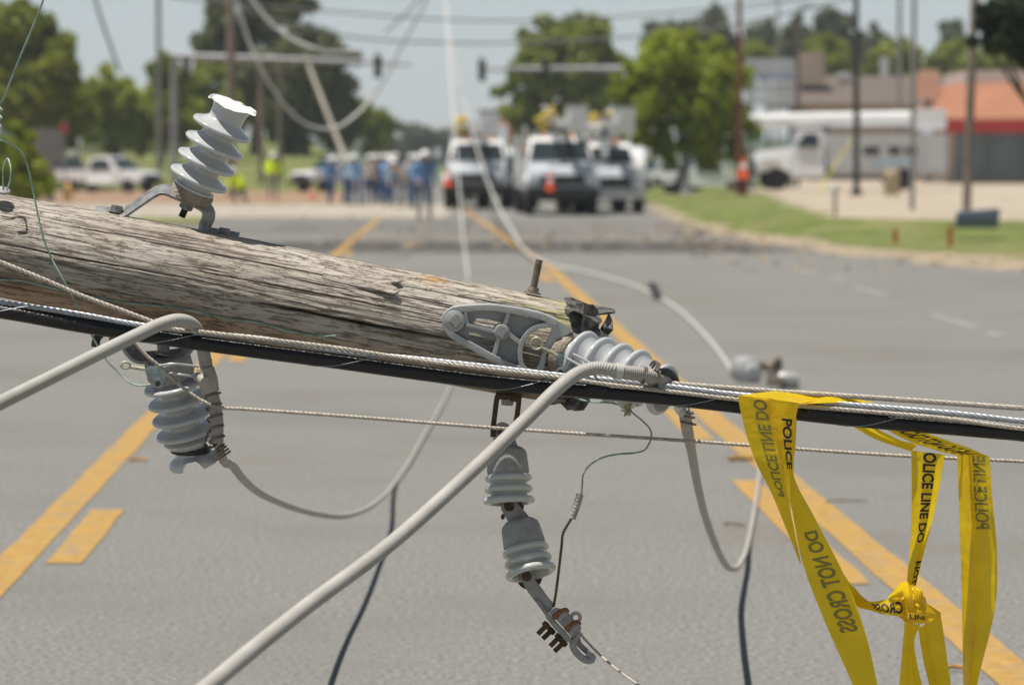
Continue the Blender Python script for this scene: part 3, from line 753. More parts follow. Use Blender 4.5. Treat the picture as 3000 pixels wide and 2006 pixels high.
def bell(top_px, ax2, tilt, tongue_px, rust_pin=True):
    """bell insulator: cap + three ridged sheds + hollow underside; origin at cap top centre"""
    c = P(*top_px, YS); a = axis_dir(*ax2, tilt)
    mb = MB()
    prof = [(.0, .0001), (.0, .020), (.004, .034), (.012, .043), (.020, .0455), (.060, .0495), (.064, .0485), (.066, .046), (.066, .0001)]
    mb.lathe(prof, c, a, n=56); cap = mb.build('cap', CAST, root, sharp=28)
    mb = MB(); z = .064
    pr = [(z, .0001), (z, .046), (z + .003, .0475)]
    for k in range(3):
        zc = z + .012 + k * .026; Rr = .0555 + k * .0012 + (.0030 if k == 2 else 0)
        for j in range(11):
            t = -pi / 2 + pi * j / 10
            pr.append((zc + .0088 * sin(t), Rr - .0088 + .0088 * cos(t)))
        if k < 2: pr += [(zc + .0105, .0440), (zc + .0130, .0425), (zc + .0155, .0440)]
    zc = z + .012 + 52e-3
    pr += [(zc + .0078, .0455), (zc + .002, .042), (zc - .006, .040), (zc - .015, .036), (zc - .018, .02), (zc - .018, .0001)]
    mb.lathe(pr, c, a, n=72); mb.build('sheds', PORCG, cap, sharp=60)
    # tongue + pin on top
    t0 = P(*tongue_px, YS - .002)
    mb = MB(); d = (c - t0).normalized(); sd_ = Vector((-d.z, 0, d.x))
    ring = []
    for i in range(15):
        t = pi * i / 14; ring.append(t0 + (sd_ * cos(t) - d * sin(t)) * .020)
    ring = [c + sd_ * .024 + d * .008] + ring + [c - sd_ * .024 + d * .008]
    n = len(ring); mb.add([p + Vector((0, -.007, 0)) for p in ring] + [p + Vector((0, .007, 0)) for p in ring], [tuple(range(n)), tuple(reversed(range(n, 2 * n)))] + [(i, n + i, n + (i + 1) % n, (i + 1) % n) for i in range(n)])
    tg = mb.build('tongue', CAST, cap, sharp=40, fixn=True, bevel=.0015)
    return cap, c, a
def pin(px, r=.0105, y=YS - .018):
    mb = MB(); c = P(*px, y); mb.cyl(c, c + Vector((0, .04, 0)), r, n=24); return mb.build('pin', RUST, root, bevel=.0015)
def cotter(px, px2):
    mb = MB(); mb.sweep([P(px[0], px[1], YS - .016), P((px[0] + px2[0]) / 2 + 2, (px[1] + px2[1]) / 2, YS - .02), P(*px2, YS - .016)], .0022, n=8, step=.004); mb.build('cotter', CAST, root)
b1, c1, a1 = bell(Z4(213, 462), (.04, 1), R(12), Z4(178, 352))
pin(Z4(175, 356)); cotter(Z4(160, 375), Z4(112, 415))
def clevis(px, down, wd=.020):
    # rusty clevis ears behind the next tongue
    c = P(*px, YS + .002); mb = MB()
    for k in (1,):
        d = Vector((down[0], 0, -down[1])).normalized(); s_ = Vector((-d.z, 0, d.x))
        up = c - d * .045
        ring = [up + s_ * wd * 1.05] + [c + (s_ * cos(-pi * i / 12) * 1 + d * sin(pi * i / 12)) * wd * 1.18 for i in range(13)] + [up - s_ * wd * 1.05]
        for y0, y1 in ((-.012, -.005) , (.012, .019)):
            if y0 < 0: ofs = Vector((.006, .010, 0))
            else: ofs = Vector((.010, 0, 0))
            n = len(ring); mb.add([p + ofs + Vector((0, y0, 0)) for p in ring] + [p + ofs + Vector((0, y1, 0)) for p in ring], [tuple(range(n)), tuple(reversed(range(n, 2 * n)))] + [(i, n + i, n + (i + 1) % n, (i + 1) % n) for i in range(n)])
    mb.build('clevis', DARKM, root, sharp=40, fixn=True, bevel=.001)
clevis(Z4(232, 905), (.15, 1))
b2, c2, a2 = bell(Z4(298, 1000), (.23, .97), R(21), Z4(230, 905))
pin(Z4(229, 902), .0120); pin(Z4(182, 985), .0045, YS - .01)
clevis(Z4(352, 1420), (.3, .95), .024)
# strain clamp
def Z5(x, y): return (1500 + x / 5.125, 1700 + y / 5.125)
YC = 6.94
def P5(x, y, dy=0): return P(*Z5(x, y), YC + dy)
cl = None
mb = MB()
def slab(pts, y0, y1, mb):
    n = len(pts); mb.add([P5(x, y, y0) for x, y in pts] + [P5(x, y, y1) for x, y in pts], [tuple(range(n)), tuple(reversed(range(n, 2 * n)))] + [(i, n + i, n + (i + 1) % n, (i + 1) % n) for i in range(n)])
pc = (222, -62)
ear = [(pc[0] + 105 * cos(t), pc[1] + 105 * sin(t)) for t in [R(a) for a in range(200, 371, 17)]]
slab([(225, 150)] + [(118, -40)] + ear + [(430, 90), (545, 250), (635, 355), (620, 400), (560, 475), (500, 520), (400, 380), (330, 290)], -.020, .008, mb)
clampo = mb.build('strain_clamp', CAST, root, sharp=35, fixn=True, bevel=.003)
pin((1543, 1688), .0115, YS - .034)
mb = MB()
slab([(330, 275), (390, 280), (540, 475), (700, 650), (905, 870), (900, 920), (840, 935), (760, 850), (640, 720), (510, 560), (490, 490), (400, 370)], -.030, .012, mb)
mb.build('clamp_body', CAST, clampo, sharp=35, fixn=True, bevel=.003)
mb = MB()
slab([(555, 490), (600, 430), (660, 400), (720, 420), (790, 415), (860, 490), (900, 590), (985, 620), (1040, 690), (1035, 760), (960, 800), (905, 855), (800, 735), (690, 610)], -.026, .014, mb)
mb.sweep([P5(700, 600, -.03), P5(760, 520, -.032), (P5(830, 480, -.03))], .006, n=10, step=.004)
mb.sweep([P5(880, 790, -.03), P5(940, 700, -.032), (P5(1010, 660, -.03))], .006, n=10, step=.004)
mb.build('keeper', CAST, clampo, sharp=35, fixn=True, bevel=.0035)
for p_ in ([(620, 560), (690, 500), (760, 450), (810, 440), (835, 470)], [(805, 750), (870, 690), (940, 630), (990, 625), (1010, 660)]):
    mb = MB(); pts = [P5(x, y, -.030 + .002 * i) for i, (x, y) in enumerate(p_)]
    mb.sweep(pts, .0058, n=12, step=.003)
    mb.build('u_bolt', RUSTO, clampo)
for (x0, y0, x1, y1, dy) in ((545, 640, 390, 800, -.018), (620, 720, 465, 870, .006), (735, 820, 575, 980, -.018), (800, 900, 640, 1060, .006)):
    mb = MB(); bolt_thread(mb, P5(x0, y0, dy), P5(x1, y1, dy), .0062, .0032, .14, 14); t_ = mb.build('threaded_stud', RUST, clampo, sharp=60)
    mb = MB(); a = P5(x0, y0, dy); b = P5(x1, y1, dy); d = (b - a).normalized(); mb.cyl(a + d * .001, a + d * .012, .0118, n=6); mb.build('nut', RUST, t_, bevel=.001)
mb = MB(); mb.sweep([P5(870, 520), P5(890, 560), P5(960, 640)], .001, n=4) if False else None
ring = [P5(958 + 68 * cos(t), 552 + 68 * sin(t), -.006) for t in [2 * pi * i / 24 for i in range(25)]]
mb.sweep(ring, .0042, n=12, step=.004, caps=False); mb.build('eye', CAST, clampo)
mb = MB(); hook = [(1030, 775), (960, 845), (915, 910), (915, 985), (960, 1070), (1040, 1150), (1120, 1195), (1195, 1195), (1215, 1150), (1170, 1110), (1120, 1085)]
mb.sweep([P5(x, y, -.012 + .001 * i) for i, (x, y) in enumerate(hook)], lambda d, t: .0082, n=14, step=.004)
slab([(985, 830), (1030, 870), (1040, 925), (1120, 1000), (1200, 1080), (1245, 1160), (1240, 1200), (1170, 1150), (1120, 1110), (1020, 1030), (960, 960)], .004, .012, mb)
mb.build('hook', CAST, clampo, sharp=50)

# ================================================================== CABLES AND WIRES
def twisted(r, n, pitch, depth=.5):
    return lambda d, t: r * (1 - depth + depth * abs(cos((n * t) / 2 - pi * d * n / pitch / 1)))
def cable(name, label, cat, pts, rf, m, n=18, step=.004, group=None, parent=None):
    mb = MB(); mb.sweep(pts, rf, n=n, step=step); o = mb.build(name, m, parent, sharp=75)
    if parent is None: tag(o, label, cat, group)
    return o
def ylin(u, ys=((-60, 6.76), (3060, 6.62))):
    (a, b), (c, d) = ys; return b + (d - b) * (u - a) / (c - a)
def run(px, ofs=0, ys=None): return [P(u, v, (ylin(u) if ys is None else ylin(u, ys)) + ofs) for u, v in px]
bpx = [(-900, 812), (-400, 862), (-60, 904), (0, 911), (223, 950), (446, 985), (720, 1023), (1000, 1060), (1223, 1091), (1446, 1119), (1670, 1140), (1893, 1158), (2100, 1181), (2335, 1209), (2560, 1233), (2800, 1253), (3000, 1270), (3500, 1300), (4300, 1340)]
black = cable('black_telephone_cable', 'thick black plastic cable stretched across the picture in front of the broken pole', 'cable', run(bpx), .0172, BLACKC, n=28, step=.03)
black.data.polygons.foreach_set('use_smooth', [True] * len(black.data.polygons))
def above(px, dv): return [(u, v + dv) for u, v in px]
spx = [(-900, 786), (-400, 836), (-60, 878), (0, 886), (223, 919), (420, 954), (567, 973), (759, 992), (1000, 1029), (1223, 1052), (1402, 1072), (1670, 1103), (1799, 1115), (2000, 1137), (2156, 1156), (2335, 1172), (2491, 1186), (2804, 1212), (3000, 1234), (3500, 1266), (4300, 1306)]
cable('support_strand', 'bright twisted steel strand running just above the black cable', 'steel strand', run(spx, -.004), twisted(.0066, 6, .085), STRANDS, n=42, step=.0025)
upx = [(1735, 1100), (1760, 1102), (1799, 1107), (2000, 1126), (2290, 1148), (2527, 1163), (2800, 1182), (3000, 1196), (3500, 1222), (4300, 1262)]
cable('upper_guy_wire', 'tan twisted guy wire parting upwards from the black cable towards the right edge', 'guy wire', run(upx, .012), twisted(.0062, 6, .078), STRANDB, n=42, step=.0025)
lpx = [(-700, 480), (-60, 742), (0, 767), (120, 815), (240, 866), (350, 906), (430, 936), (500, 962), (589, 972), (800, 996), (1000, 1021), (1223, 1055), (1446, 1083), (1692, 1113), (1759, 1123), (2000, 1151), (2156, 1170), (2344, 1189), (2536, 1205), (2770, 1226), (3000, 1256), (3500, 1290), (4300, 1330)]
cable('long_guy_wire', 'tan twisted guy wire slanting across the pole from the left edge, then following the cable', 'guy wire', run(lpx, -.018), twisted(.0051, 5, .060), STRANDB, n=40, step=.002)
w2 = [(360, 968), (395, 1004), (430, 1042), (464, 1070), (505, 1108), (545, 1142), (603, 1180), (640, 1193), (700, 1197), (1000, 1218), (1446, 1253), (2000, 1290), (2560, 1330), (3000, 1352), (3500, 1378), (4300, 1410)]
cable('low_guy_wire', 'thin tan twisted wire below the black cable, from hanging insulator to right edge', 'guy wire',
      [P(u, v, float(np.interp(u, [360, 464, 650, 1446, 3000, 4300], [6.80, 6.80, 6.79, 6.77, 6.74, 6.70]))) for u, v in w2], twisted(.0042, 4, .042), STRANDB, n=32, step=.002)
# thin lashing wire wound round cable and strand
cen = dense(run(bpx), .01); cen = [p + Vector((0, 0, .005)) for p in cen if P(-300, 870, 6.8).x < p.x < P(3400, 870, 6.7).x]
mb = MB(); pts = []; dd = 0
for i, c in enumerate(cen):
    if i: dd += (c - cen[i - 1]).length
    t = 2 * pi * dd / .40 + 2.4
    rz = .0235 if sin(t) > 0 else .0225
    pts.append(c + Vector((0, -cos(t) * .0205, sin(t) * rz)))
mb.sweep(pts, .0007, n=6); tag(mb.build('lashing_wire', STRANDS), 'hair thin bright wire wound in a long spiral round the black cable', 'lashing wire')
for (u, ln) in ((549, .022), (2478, .18), (1745, .05)):
    mb = MB(); i = min(range(len(cen)), key=lambda k: abs(cen[k].x - P(u, 1000, ylin(u)).x)); c = cen[i]; d = (cen[i + 1] - c).normalized()
    c0 = c - Vector((0, 0, .005)) + (Vector((0, 0, .004)))
    mb.cyl(c0 - d * ln / 2, c0 + d * ln / 2, .0196, n=28); mb.build('tape_band', BLACKC, black)

def ribbed(r, pitch=.0062, depth=.075, starts=4):
    return lambda d, t: r * (1.03 - .22 * max(0, 1 - 1.9 * abs(sin(pi * d / pitch + starts * t / 2))))
# --- left conductor: comes from the left edge over the cable, down the hanging insulator, loops to the road
con = thing('left_conductor', 'thick ribbed grey conductor bent over the black cable at left, looping to the road', 'power conductor', P(540, 937, 6.7), 'grey conductors torn from the pole')
A = [(-420, 1400, 5.4), (-200, 1283, 5.75), (0, 1180, 6.1), (134, 1113, 6.28), (268, 1046, 6.44), (402, 981, 6.58), (470, 950, 6.64), (515, 938, 6.67), (548, 942, 6.70), (571, 958, 6.735), (584, 988, 6.78), (593, 1015, 6.81), (600, 1050, 6.83)]
A = [P(*a) for a in A]
mb = MB(); mb.sweep(A, ribbed(.0145), n=26, step=.0011); mb.build('ribbed_sleeve', ARMOR, con, sharp=180)
mb = MB(); mb.sweep([P(601, 1052, 6.83), P(607, 1090, 6.84), P(617, 1140, 6.84), P(628, 1180, 6.84), P(635, 1230, 6.84), P(636, 1295, 6.845)], ribbed(.0150), n=26, step=.0011); mb.build('ribbed_sleeve', SMOOTHC, con, sharp=180)
L1 = [P(636, 1285, 6.85), P(645, 1325, 6.9), P(680, 1362, 7.3), P(716, 1407, 7.9), P(760, 1443, 8.5), P(819, 1471, 9.2), P(870, 1490, 9.7), P(921, 1503, 10.2), P(998, 1512, 11.0), P(1074, 1490, 12.2), P(1118, 1458, 13.2)]
def Gc(u, v, z=.012): return GZ(u, v, z)
L1 += [Gc(1160, 1410), Gc(1195, 1360), Gc(1240, 1280), Gc(1279, 1215), Gc(1317, 1138), Gc(1350, 1040), Gc(1368, 940), Gc(1374, 860), Gc(1371, 815)]
L1 += [P(1366, 770, 48), P(1352, 640, 70), P(1335, 420, 90), P(1318, 200, 104), P(1302, -40, 116), P(1290, -300, 130)]
mb = MB(); mb.sweep(L1[:20], .0108, n=12); mb.build('cable', SMOOTHC, con, sharp=180)
mb = MB(); mb.sweep(L1[19:], lambda d, t: .0115 + .00022 * d, n=8); mb.build('airborne_cable', mat('cable with painted sunlight', (.68, .66, .63), .6, 0, .05, 3), con, sharp=180)  # same cable, paler: sunlit brightness put into its colour
# connector wraps at the top (grey plastic spacer clamp) and tie wires
mb = MB(); mb.sweep([P(601, 1078, 6.835), P(606, 1100, 6.835), P(613, 1132, 6.84), P(618, 1150, 6.84)], lambda d, t: .0235 - .10 * abs(d - .028), n=20, step=.003); mb.sweep([P(578, 1100, 6.82), P(592, 1112, 6.81), P(600, 1118, 6.80)], .012, n=12)
mb.build('cable_clamp', SMOOTHC, con, sharp=60)
mb = MB()
hel = []
for i in range(0, 150):
    t = i / 149; c = P(623 + 15 * t, 1150 + 165 * t, 6.84); th = 2 * pi * t * 5.2
    hel.append(c + Vector((cos(th) * .0175, -sin(th) * .0175, .004 * sin(th))))
mb.sweep(hel, .0030, n=8)
for k in range(4):
    c = P(640 + k * 6, 1312 + k * 7, 6.87 + .004 * k); d = Vector((.6, 0, -.8)); mb.sweep([c + Vector((-d.z * cos(t) * .0165, -sin(t) * .0165, d.x * cos(t) * .0165)) for t in [2 * pi * i / 20 for i in range(21)]], .0024, n=8, caps=False)
mb.build('tie_wire', mat('brown grey tie wire', (.17, .145, .12), .5, .4, .3, 40), con)

# --- right conductor
con2 = thing('right_conductor', 'thick ribbed grey conductor rising diagonally from the bottom to the insulator at the pole end', 'power conductor', P(1780, 1085, 6.6), 'grey conductors torn from the pole')
B = [(430, 2165, 4.55), (614, 2006, 4.95), (895, 1778, 5.5), (1151, 1586, 5.9), (1407, 1356, 6.25), (1535, 1234, 6.4), (1650, 1124, 6.52), (1700, 1090, 6.56), (1745, 1078, 6.575), (1790, 1082, 6.58), (1806, 1086, 6.585)]
mb = MB(); mb.sweep([P(*b) for b in B], ribbed(.0147), n=26, step=.0011); mb.build('ribbed_sleeve', ARMOR, con2, sharp=180)
mb = MB(); mb.sweep([P(1800, 1085, 6.585), P(1822, 1089, 6.59)], lambda d, t: .0185, n=20); mb.build('end_collar', PORCG, con2, bevel=.002)
mb = MB(); mb.sweep([P(1818, 1089, 6.59), P(1870, 1096, 6.625), P(1925, 1108, 6.665), P(1960, 1124, 6.715), P(1982, 1152, 6.75)], ribbed(.0155, depth=.03), n=26, step=.0012); mb.build('ribbed_sleeve', SMOOTHC, con2, sharp=180)
mb = MB()
for (u, v, y) in ((1884, 1099, 6.635), (1890, 1100, 6.640), (1923, 1107, 6.663), (1929, 1109, 6.667)):
    c = P(u, v, y); mb.sweep([c + Vector((cos(t) * .004, -sin(t) * .0172, cos(t) * .0172)) for t in [2 * pi * i / 20 for i in range(21)]], .0026, n=8, caps=False)
mb.build('tie_wire', mat('brown grey tie wire', (.17, .145, .12), .5, .4, .3, 40), con2); mb = MB()
for (u, v, y) in ((2008, 1205, 6.75), (2011, 1218, 6.76), (2016, 1238, 6.79)):
    c = P(u, v, y); mb.sweep([c + Vector((cos(t) * .0175, -sin(t) * .0175, cos(t) * -.004)) for t in [2 * pi * i / 20 for i in range(21)]], .0026, n=8, caps=False)
mb.build('tie_wire', mat('brown grey tie wire', (.17, .145, .12), .5, .4, .3, 40), con2); mb = MB()
mb.sweep([P(1905, 1070, 6.66), P(1915, 1058, 6.65), P(1925, 1064, 6.63), P(1918, 1085, 6.60)], .0028, n=8, step=.003)
mb.sweep([P(1910, 1078, 6.66), P(1922, 1062, 6.65), P(1932, 1068, 6.63), P(1925, 1088, 6.60)], .0028, n=8, step=.003)
mb.build('tie_wire', mat('brown grey tie wire', (.17, .145, .12), .5, .4, .3, 40), con2)
mb = MB(); mb.sweep([P(1932, 1092, 6.665), P(1950, 1090, 6.68), P(1968, 1100, 6.70), P(1980, 1122, 6.72), P(1986, 1150, 6.74)], .0100, n=16, step=.004); mb.build('black_tape_wrap', BLACKC, con2)
L2 = [P(1975, 1140, 6.74), P(1992, 1168, 6.755), P(2003, 1200, 6.765), P(2012, 1250, 6.85), P(2022, 1300, 7.1), P(2046, 1432, 8.1), P(2070, 1525, 8.9), P(2098, 1600, 9.6), P(2120, 1645, 10.2), P(2142, 1666, 10.9), P(2162, 1660, 11.4), P(2180, 1628, 12.0)]
L2 += [Gc(2194, 1580), Gc(2208, 1510), Gc(2222, 1420), Gc(2232, 1330), Gc(2245, 1240), Gc(2268, 1180), Gc(2300, 1150)]
mb = MB(); mb.sweep(L2, lambda d, t: .0140 if d < .12 else max(.0112, .0140 - (d - .12) * .006), n=14, step=.02); mb.build('cable', SMOOTHC, con2, sharp=180)
mb = MB(); mb.sweep([P(1990, 1180, 6.70), P(1993, 1200, 6.74), P(2008, 1210, 6.74)], .012, n=12, step=.004); mb.build('cable_clamp', PORCG, con2)

# --- small clamps with eye rings
def wire_clamp(o, pts_eye, eyer, arm, body, nutpx, legs, y, label, name='ground_clamp'):
    t = thing(name, label, 'wire clamp', P(*body[0], y), 'small eyed wire clamps')
    mb = MB(); c = pts_eye
    mb.sweep([P(c[0] + eyer[0] * cos(a), c[1] + eyer[1] * sin(a), y) for a in [2 * pi * i / 28 for i in range(29)]], 0.0028, n=10, caps=False)
    mb.sweep([P(u, v, y) for u, v in arm], lambda d, th: .0042, n=10, step=.004); mb.build('eye_screw', BRASS, t)
    mb = MB(); n = len(body); mb.add([P(u, v, y - .012) for u, v in body] + [P(u, v, y + .010) for u, v in body], [tuple(range(n)), tuple(reversed(range(n, 2 * n)))] + [(i, n + i, n + (i + 1) % n, (i + 1) % n) for i in range(n)])
    mb.build('jaw', BLUEG, t, fixn=True, bevel=.003, sharp=35)
    mb = MB(); c = P(*nutpx, y - .014); mb.cyl(c, c + Vector((0, -.010, 0)), .0115, n=6); nt_ = mb.build('nut', GALVL, t, bevel=.001)
    mb = MB(); mb.cyl(c + Vector((0, -.008, 0)), c + Vector((0, -.016, 0)), .0062, n=12); mb.build('stud', DARKM, nt_)
    for l_ in legs:
        mb = MB(); mb.sweep([P(u, v, yy) for u, v, yy in l_], .0032, n=10, step=.005); mb.build('bail_rod', GALVL, t)
    return t
def Z1(x, y): return (250 + x / 3.734, 1000 + y / 3.734)
wire_clamp(None, Z1(442, 262), (13.5, 9.5), [Z1(500, 280), Z1(560, 290), Z1(650, 303)], [Z1(650, 300), Z1(700, 270), Z1(790, 270), Z1(830, 300), Z1(950, 340), Z1(960, 390), Z1(890, 400), Z1(880, 480), Z1(830, 520), Z1(770, 500), Z1(740, 430), Z1(700, 380), Z1(660, 360)],
           Z1(798, 458), [[(*Z1(810, 265), 6.80), (*Z1(950, 248), 6.79), (*Z1(1100, 258), 6.80), (*Z1(1240, 275), 6.81)], [(*Z1(930, 350), 6.80), (*Z1(1050, 365), 6.79), (*Z1(1200, 385), 6.81)]], 6.83,
           'small metal clamp with an eye ring, in front of the hanging insulator')
wire_clamp(None, Q(1370, 595), (17, 16.5), [Q(1440, 650), Q(1520, 690), Q(1640, 750), Q(1700, 780)], [Q(1660, 720), Q(1760, 750), Q(1850, 700), Q(1900, 800), Q(1930, 900), Q(1960, 990), Q(1860, 1040), Q(1700, 1010), Q(1680, 900), Q(1640, 830)],
           Q(1700, 985), [[(*Q(1780, 790), 6.76), (*Q(1920, 870), 6.72), (*Q(2080, 960), 6.66)], [(*Q(1880, 740), 6.76), (*Q(2000, 800), 6.72), (*Q(2170, 900), 6.66)]], 6.79,
           'small metal clamp with an eye ring, beside the cast bracket at the pole end')

# --- green copper wires
def gw(name, label, pts, r=.0022, m=GREENW): 
    mb = MB(); mb.sweep([P(*p) for p in pts], r, n=10, step=.006); return tag(mb.build(name, m), label, 'copper wire', 'thin green copper wires')
gw('copper_wire', 'thin green wire from the top left corner, coiled at the left edge', [(150, -80, 6.7), (129, -6, 6.72), (100, 70, 6.74), (60, 165, 6.76), (30, 240, 6.78), (8, 295, 6.8), (-4, 310, 6.81), (6, 322, 6.8), (-6, 332, 6.81), (5, 345, 6.8), (-6, 356, 6.81), (2, 372, 6.8), (-10, 380, 6.81)], .0022)
gw('copper_wire', 'thin green wire arching over the pole at left, down to the hanging insulator', [(-60, 408, 6.78), (0, 411, 6.80), (35, 424, 6.81), (65, 450, 6.82), (80, 485, 6.83), (93, 540, 6.84), (105, 600, 6.84), (118, 660, 6.84), (128, 700, 6.84), (150, 755, 6.84), (180, 810, 6.83), (212, 870, 6.83), (240, 925, 6.84), (265, 975, 6.86), (290, 1020, 6.87), (315, 1058, 6.87), (345, 1088, 6.87), (375, 1117, 6.86), (400, 1128, 6.855), (418, 1129, 6.85), (460, 1124, 6.84)], .0021)
stp = [(-40, 817), (0, 817), (60, 820), (105, 830), (180, 848), (300, 872), (380, 886), (500, 897), (580, 912), (650, 928), (760, 944), (800, 955), (860, 970), (930, 980), (985, 979)]
mb = MB(); pp = []
for u, v in stp:
    s_, p_ = pole_uv(u, v); pp.append(pole_pt(s_, p_, .0035 + (.004 if u > 900 else 0)))
mb.sweep(pp, .0021, n=8, step=.01); tag(mb.build('copper_wire', GREENW), 'thin green wire stapled along the shaded side of the pole', 'copper wire', 'thin green copper wires')
gw('copper_wire', 'thin green wire kinking from the pole end down to a crimped sleeve', [(1640, 1130, 6.84), (1670, 1152, 6.80), (1700, 1170, 6.76), (1735, 1177, 6.75), (1790, 1180, 6.75), (1830, 1192, 6.75), (1862, 1216, 6.75), (1890, 1240, 6.75), (1905, 1258, 6.75), (1909, 1280, 6.75), (1900, 1302, 6.75), (1888, 1318, 6.76), (1860, 1326, 6.77), (1810, 1330, 6.78), (1760, 1342, 6.79), (1725, 1365, 6.80), (1709, 1388, 6.80), (1706, 1420, 6.81), (1703, 1452, 6.82)], .0021)
pt = thing('crimp_connector', 'grey crimped sleeve joining the green wire to a dark stranded wire above the clamp', 'wire connector', P(1690, 1480, 6.82))
mb = MB(); mb.sweep([P(1700, 1447, 6.82), P(1690, 1480, 6.82), P(1676, 1518, 6.82)], lambda d, t: .0085 * (1 - .09 * max(0, sin(2 * pi * d / .0085)) * (1 if d > .01 else 0)), n=18, step=.0012); mb.build('sleeve', CAST, pt, sharp=70)
mb = MB(); mb.sweep([P(1677, 1514, 6.82), P(1662, 1538, 6.83), P(1650, 1560, 6.84), P(1645, 1600, 6.86), P(1637, 1670, 6.89), P(1628, 1740, 6.91), P(1622, 1776, 6.92)], twisted(.0036, 3, .03), n=18, step=.003); mb.build('stranded_tail', mat('dark bronze strand', (.11, .085, .065), .5, .5, .3, 40), pt)
gw('tied_wire', 'thin pale stranded wire running from the clamp hook to the bottom edge', [(1695, 1850, 6.93), (1705, 1862, 6.93), (1740, 1900, 6.90), (1775, 1933, 6.86), (1810, 1962, 6.82), (1871, 2006, 6.75), (1990, 2090, 6.6)], .0030, STRANDB)
# staple loop and insect-like clip
mb = MB(); mb.sweep([P(10, 556, 6.9), P(9, 520, 6.9), P(13, 480, 6.9), (P(22, 465, 6.9)), P(29, 480, 6.89), P(32, 510, 6.88), P(27, 540, 6.88), P(20, 557, 6.88)], .0022, n=8, step=.004)
tag(mb.build('wire_loop', GREENW), 'small upright green wire loop standing on the pole at the left edge', 'wire loop')
mb = MB(); mb.lathe([(0, .0001), (0, .020), (.005, .019), (.010, .010), (.012, .0001)], P(5, 562, 6.93), (.18, -.3, .9), n=20); mb.build('nail_plate', CAST, pole)
CLIP = mat('yellow green clip', (.14, .13, .05), .6, var=.5, scale=150, col2=(.5, .46, .26))
mb = MB(); mb.box((0, 0, 0), (.014, .012, .014), Matrix.Translation(P(1840, 1207, 6.74)) @ Matrix.Rotation(.3, 4, 'Y')); mb.sweep([P(1838, 1200, 6.74), P(1845, 1180, 6.74), P(1850, 1172, 6.74)], .007, n=8); mb.sweep([P(1850, 1172, 6.74), P(1862, 1175, 6.73), P(1865, 1188, 6.73)], .003, n=6)
mb.sweep([P(1834, 1204, 6.74), P(1820, 1202, 6.74)], .0018, n=6); mb.sweep([P(1833, 1212, 6.74), P(1829, 1220, 6.74)], .0018, n=6)
tag(mb.build('wire_clip', CLIP, bevel=.001), 'tiny yellowish clip pinched on the green wire under the black cable', 'clip')

# ================================================================== POLICE TAPE
tape = thing('police_tape', 'yellow police line tape knotted and hanging from the black cable', 'barrier tape', P(2330, 1180, 6.62))
def Z6(x, y): return (2000 + x / 2.24, 700 + y / 2.24)
def Z8(x, y): return (2100 + x / 1.7311, 1100 + y / 1.7311)
def Z9(x, y): return (2480 + x / 3.1, 1500 + y / 3.1)
class Ribbon:
    def __init__(s, Lp, Rp, n=60, crease=None):
        s.L = s.res(Lp, n); s.R = s.res(Rp, n); s.n = n; s.crease = crease
    @staticmethod
    def res(pts, n):
        C = catmull([P(*p) for p in pts], 10) if len(pts) > 2 else catmull([P(*p) for p in pts], 20)
        d = [0]
        for i in range(1, len(C)): d.append(d[-1] + (C[i] - C[i - 1]).length)
        out = []; j = 0
        for k in range(n + 1):
            t = d[-1] * k / n
            while j < len(C) - 2 and d[j + 1] < t: j += 1
            f = (t - d[j]) / max(d[j + 1] - d[j], 1e-9); out.append(C[j].lerp(C[j + 1], min(1, max(0, f))))
        return out
    def at(s, a, t, off=0):
        a = min(.9999, max(0, a)); k = a * s.n; i = int(k); f = k - i
        l = s.L[i].lerp(s.L[i + 1], f); r = s.R[i].lerp(s.R[i + 1], f); p = l.lerp(r, t)
        y = 0
        if s.crease:
            for (tc, amp, w_) in s.crease: y += amp * math.exp(-((t - tc) / w_) ** 2)
        return p + Vector((0, y + off, 0))
    def build(s, name, m=None, nt_=14, th=.0006):
        mb = MB(); vs = [s.at(i / s.n, j / nt_) for i in range(s.n + 1) for j in range(nt_ + 1)]; W = nt_ + 1
        mb.add(vs, [(i * W + j, (i + 1) * W + j, (i + 1) * W + j + 1, i * W + j + 1) for i in range(s.n) for j in range(nt_)])
        return mb.build(name, m or TAPE, tape, sharp=60)
def tape_text(par, rb, s, a0, a1, t0, t1, m=INK, off=-.0012, bold=.032, clip=None, shear=0):
    vs, fs = text_mesh(s, bold)
    bm = bmesh.new(); bv = [bm.verts.new((x, y, 0)) for x, y in vs]
    for f in fs:
        try: bm.faces.new([bv[i] for i in f])
        except Exception: pass
    bmesh.ops.triangulate(bm, faces=bm.faces)
    bmesh.ops.subdivide_edges(bm, edges=[e for e in bm.edges if e.calc_length() > .06], cuts=1, use_grid_fill=False)
    bmesh.ops.triangulate(bm, faces=bm.faces)
    if clip:
        for (co, no) in clip: bmesh.ops.bisect_plane(bm, geom=bm.verts[:] + bm.edges[:] + bm.faces[:], plane_co=co, plane_no=no, clear_outer=True)
    mb = MB(); bm.verts.ensure_lookup_table(); bm.verts.index_update()
    mb.add([rb.at(a0 + (a1 - a0) * v.co.x, t0 + (t1 - t0) * v.co.y + shear * v.co.x, off) for v in bm.verts], [tuple(v.index for v in f.verts) for f in bm.faces])
    bm.free()
    return mb.build('printing', m, par, smooth=False)
Y0 = 6.588
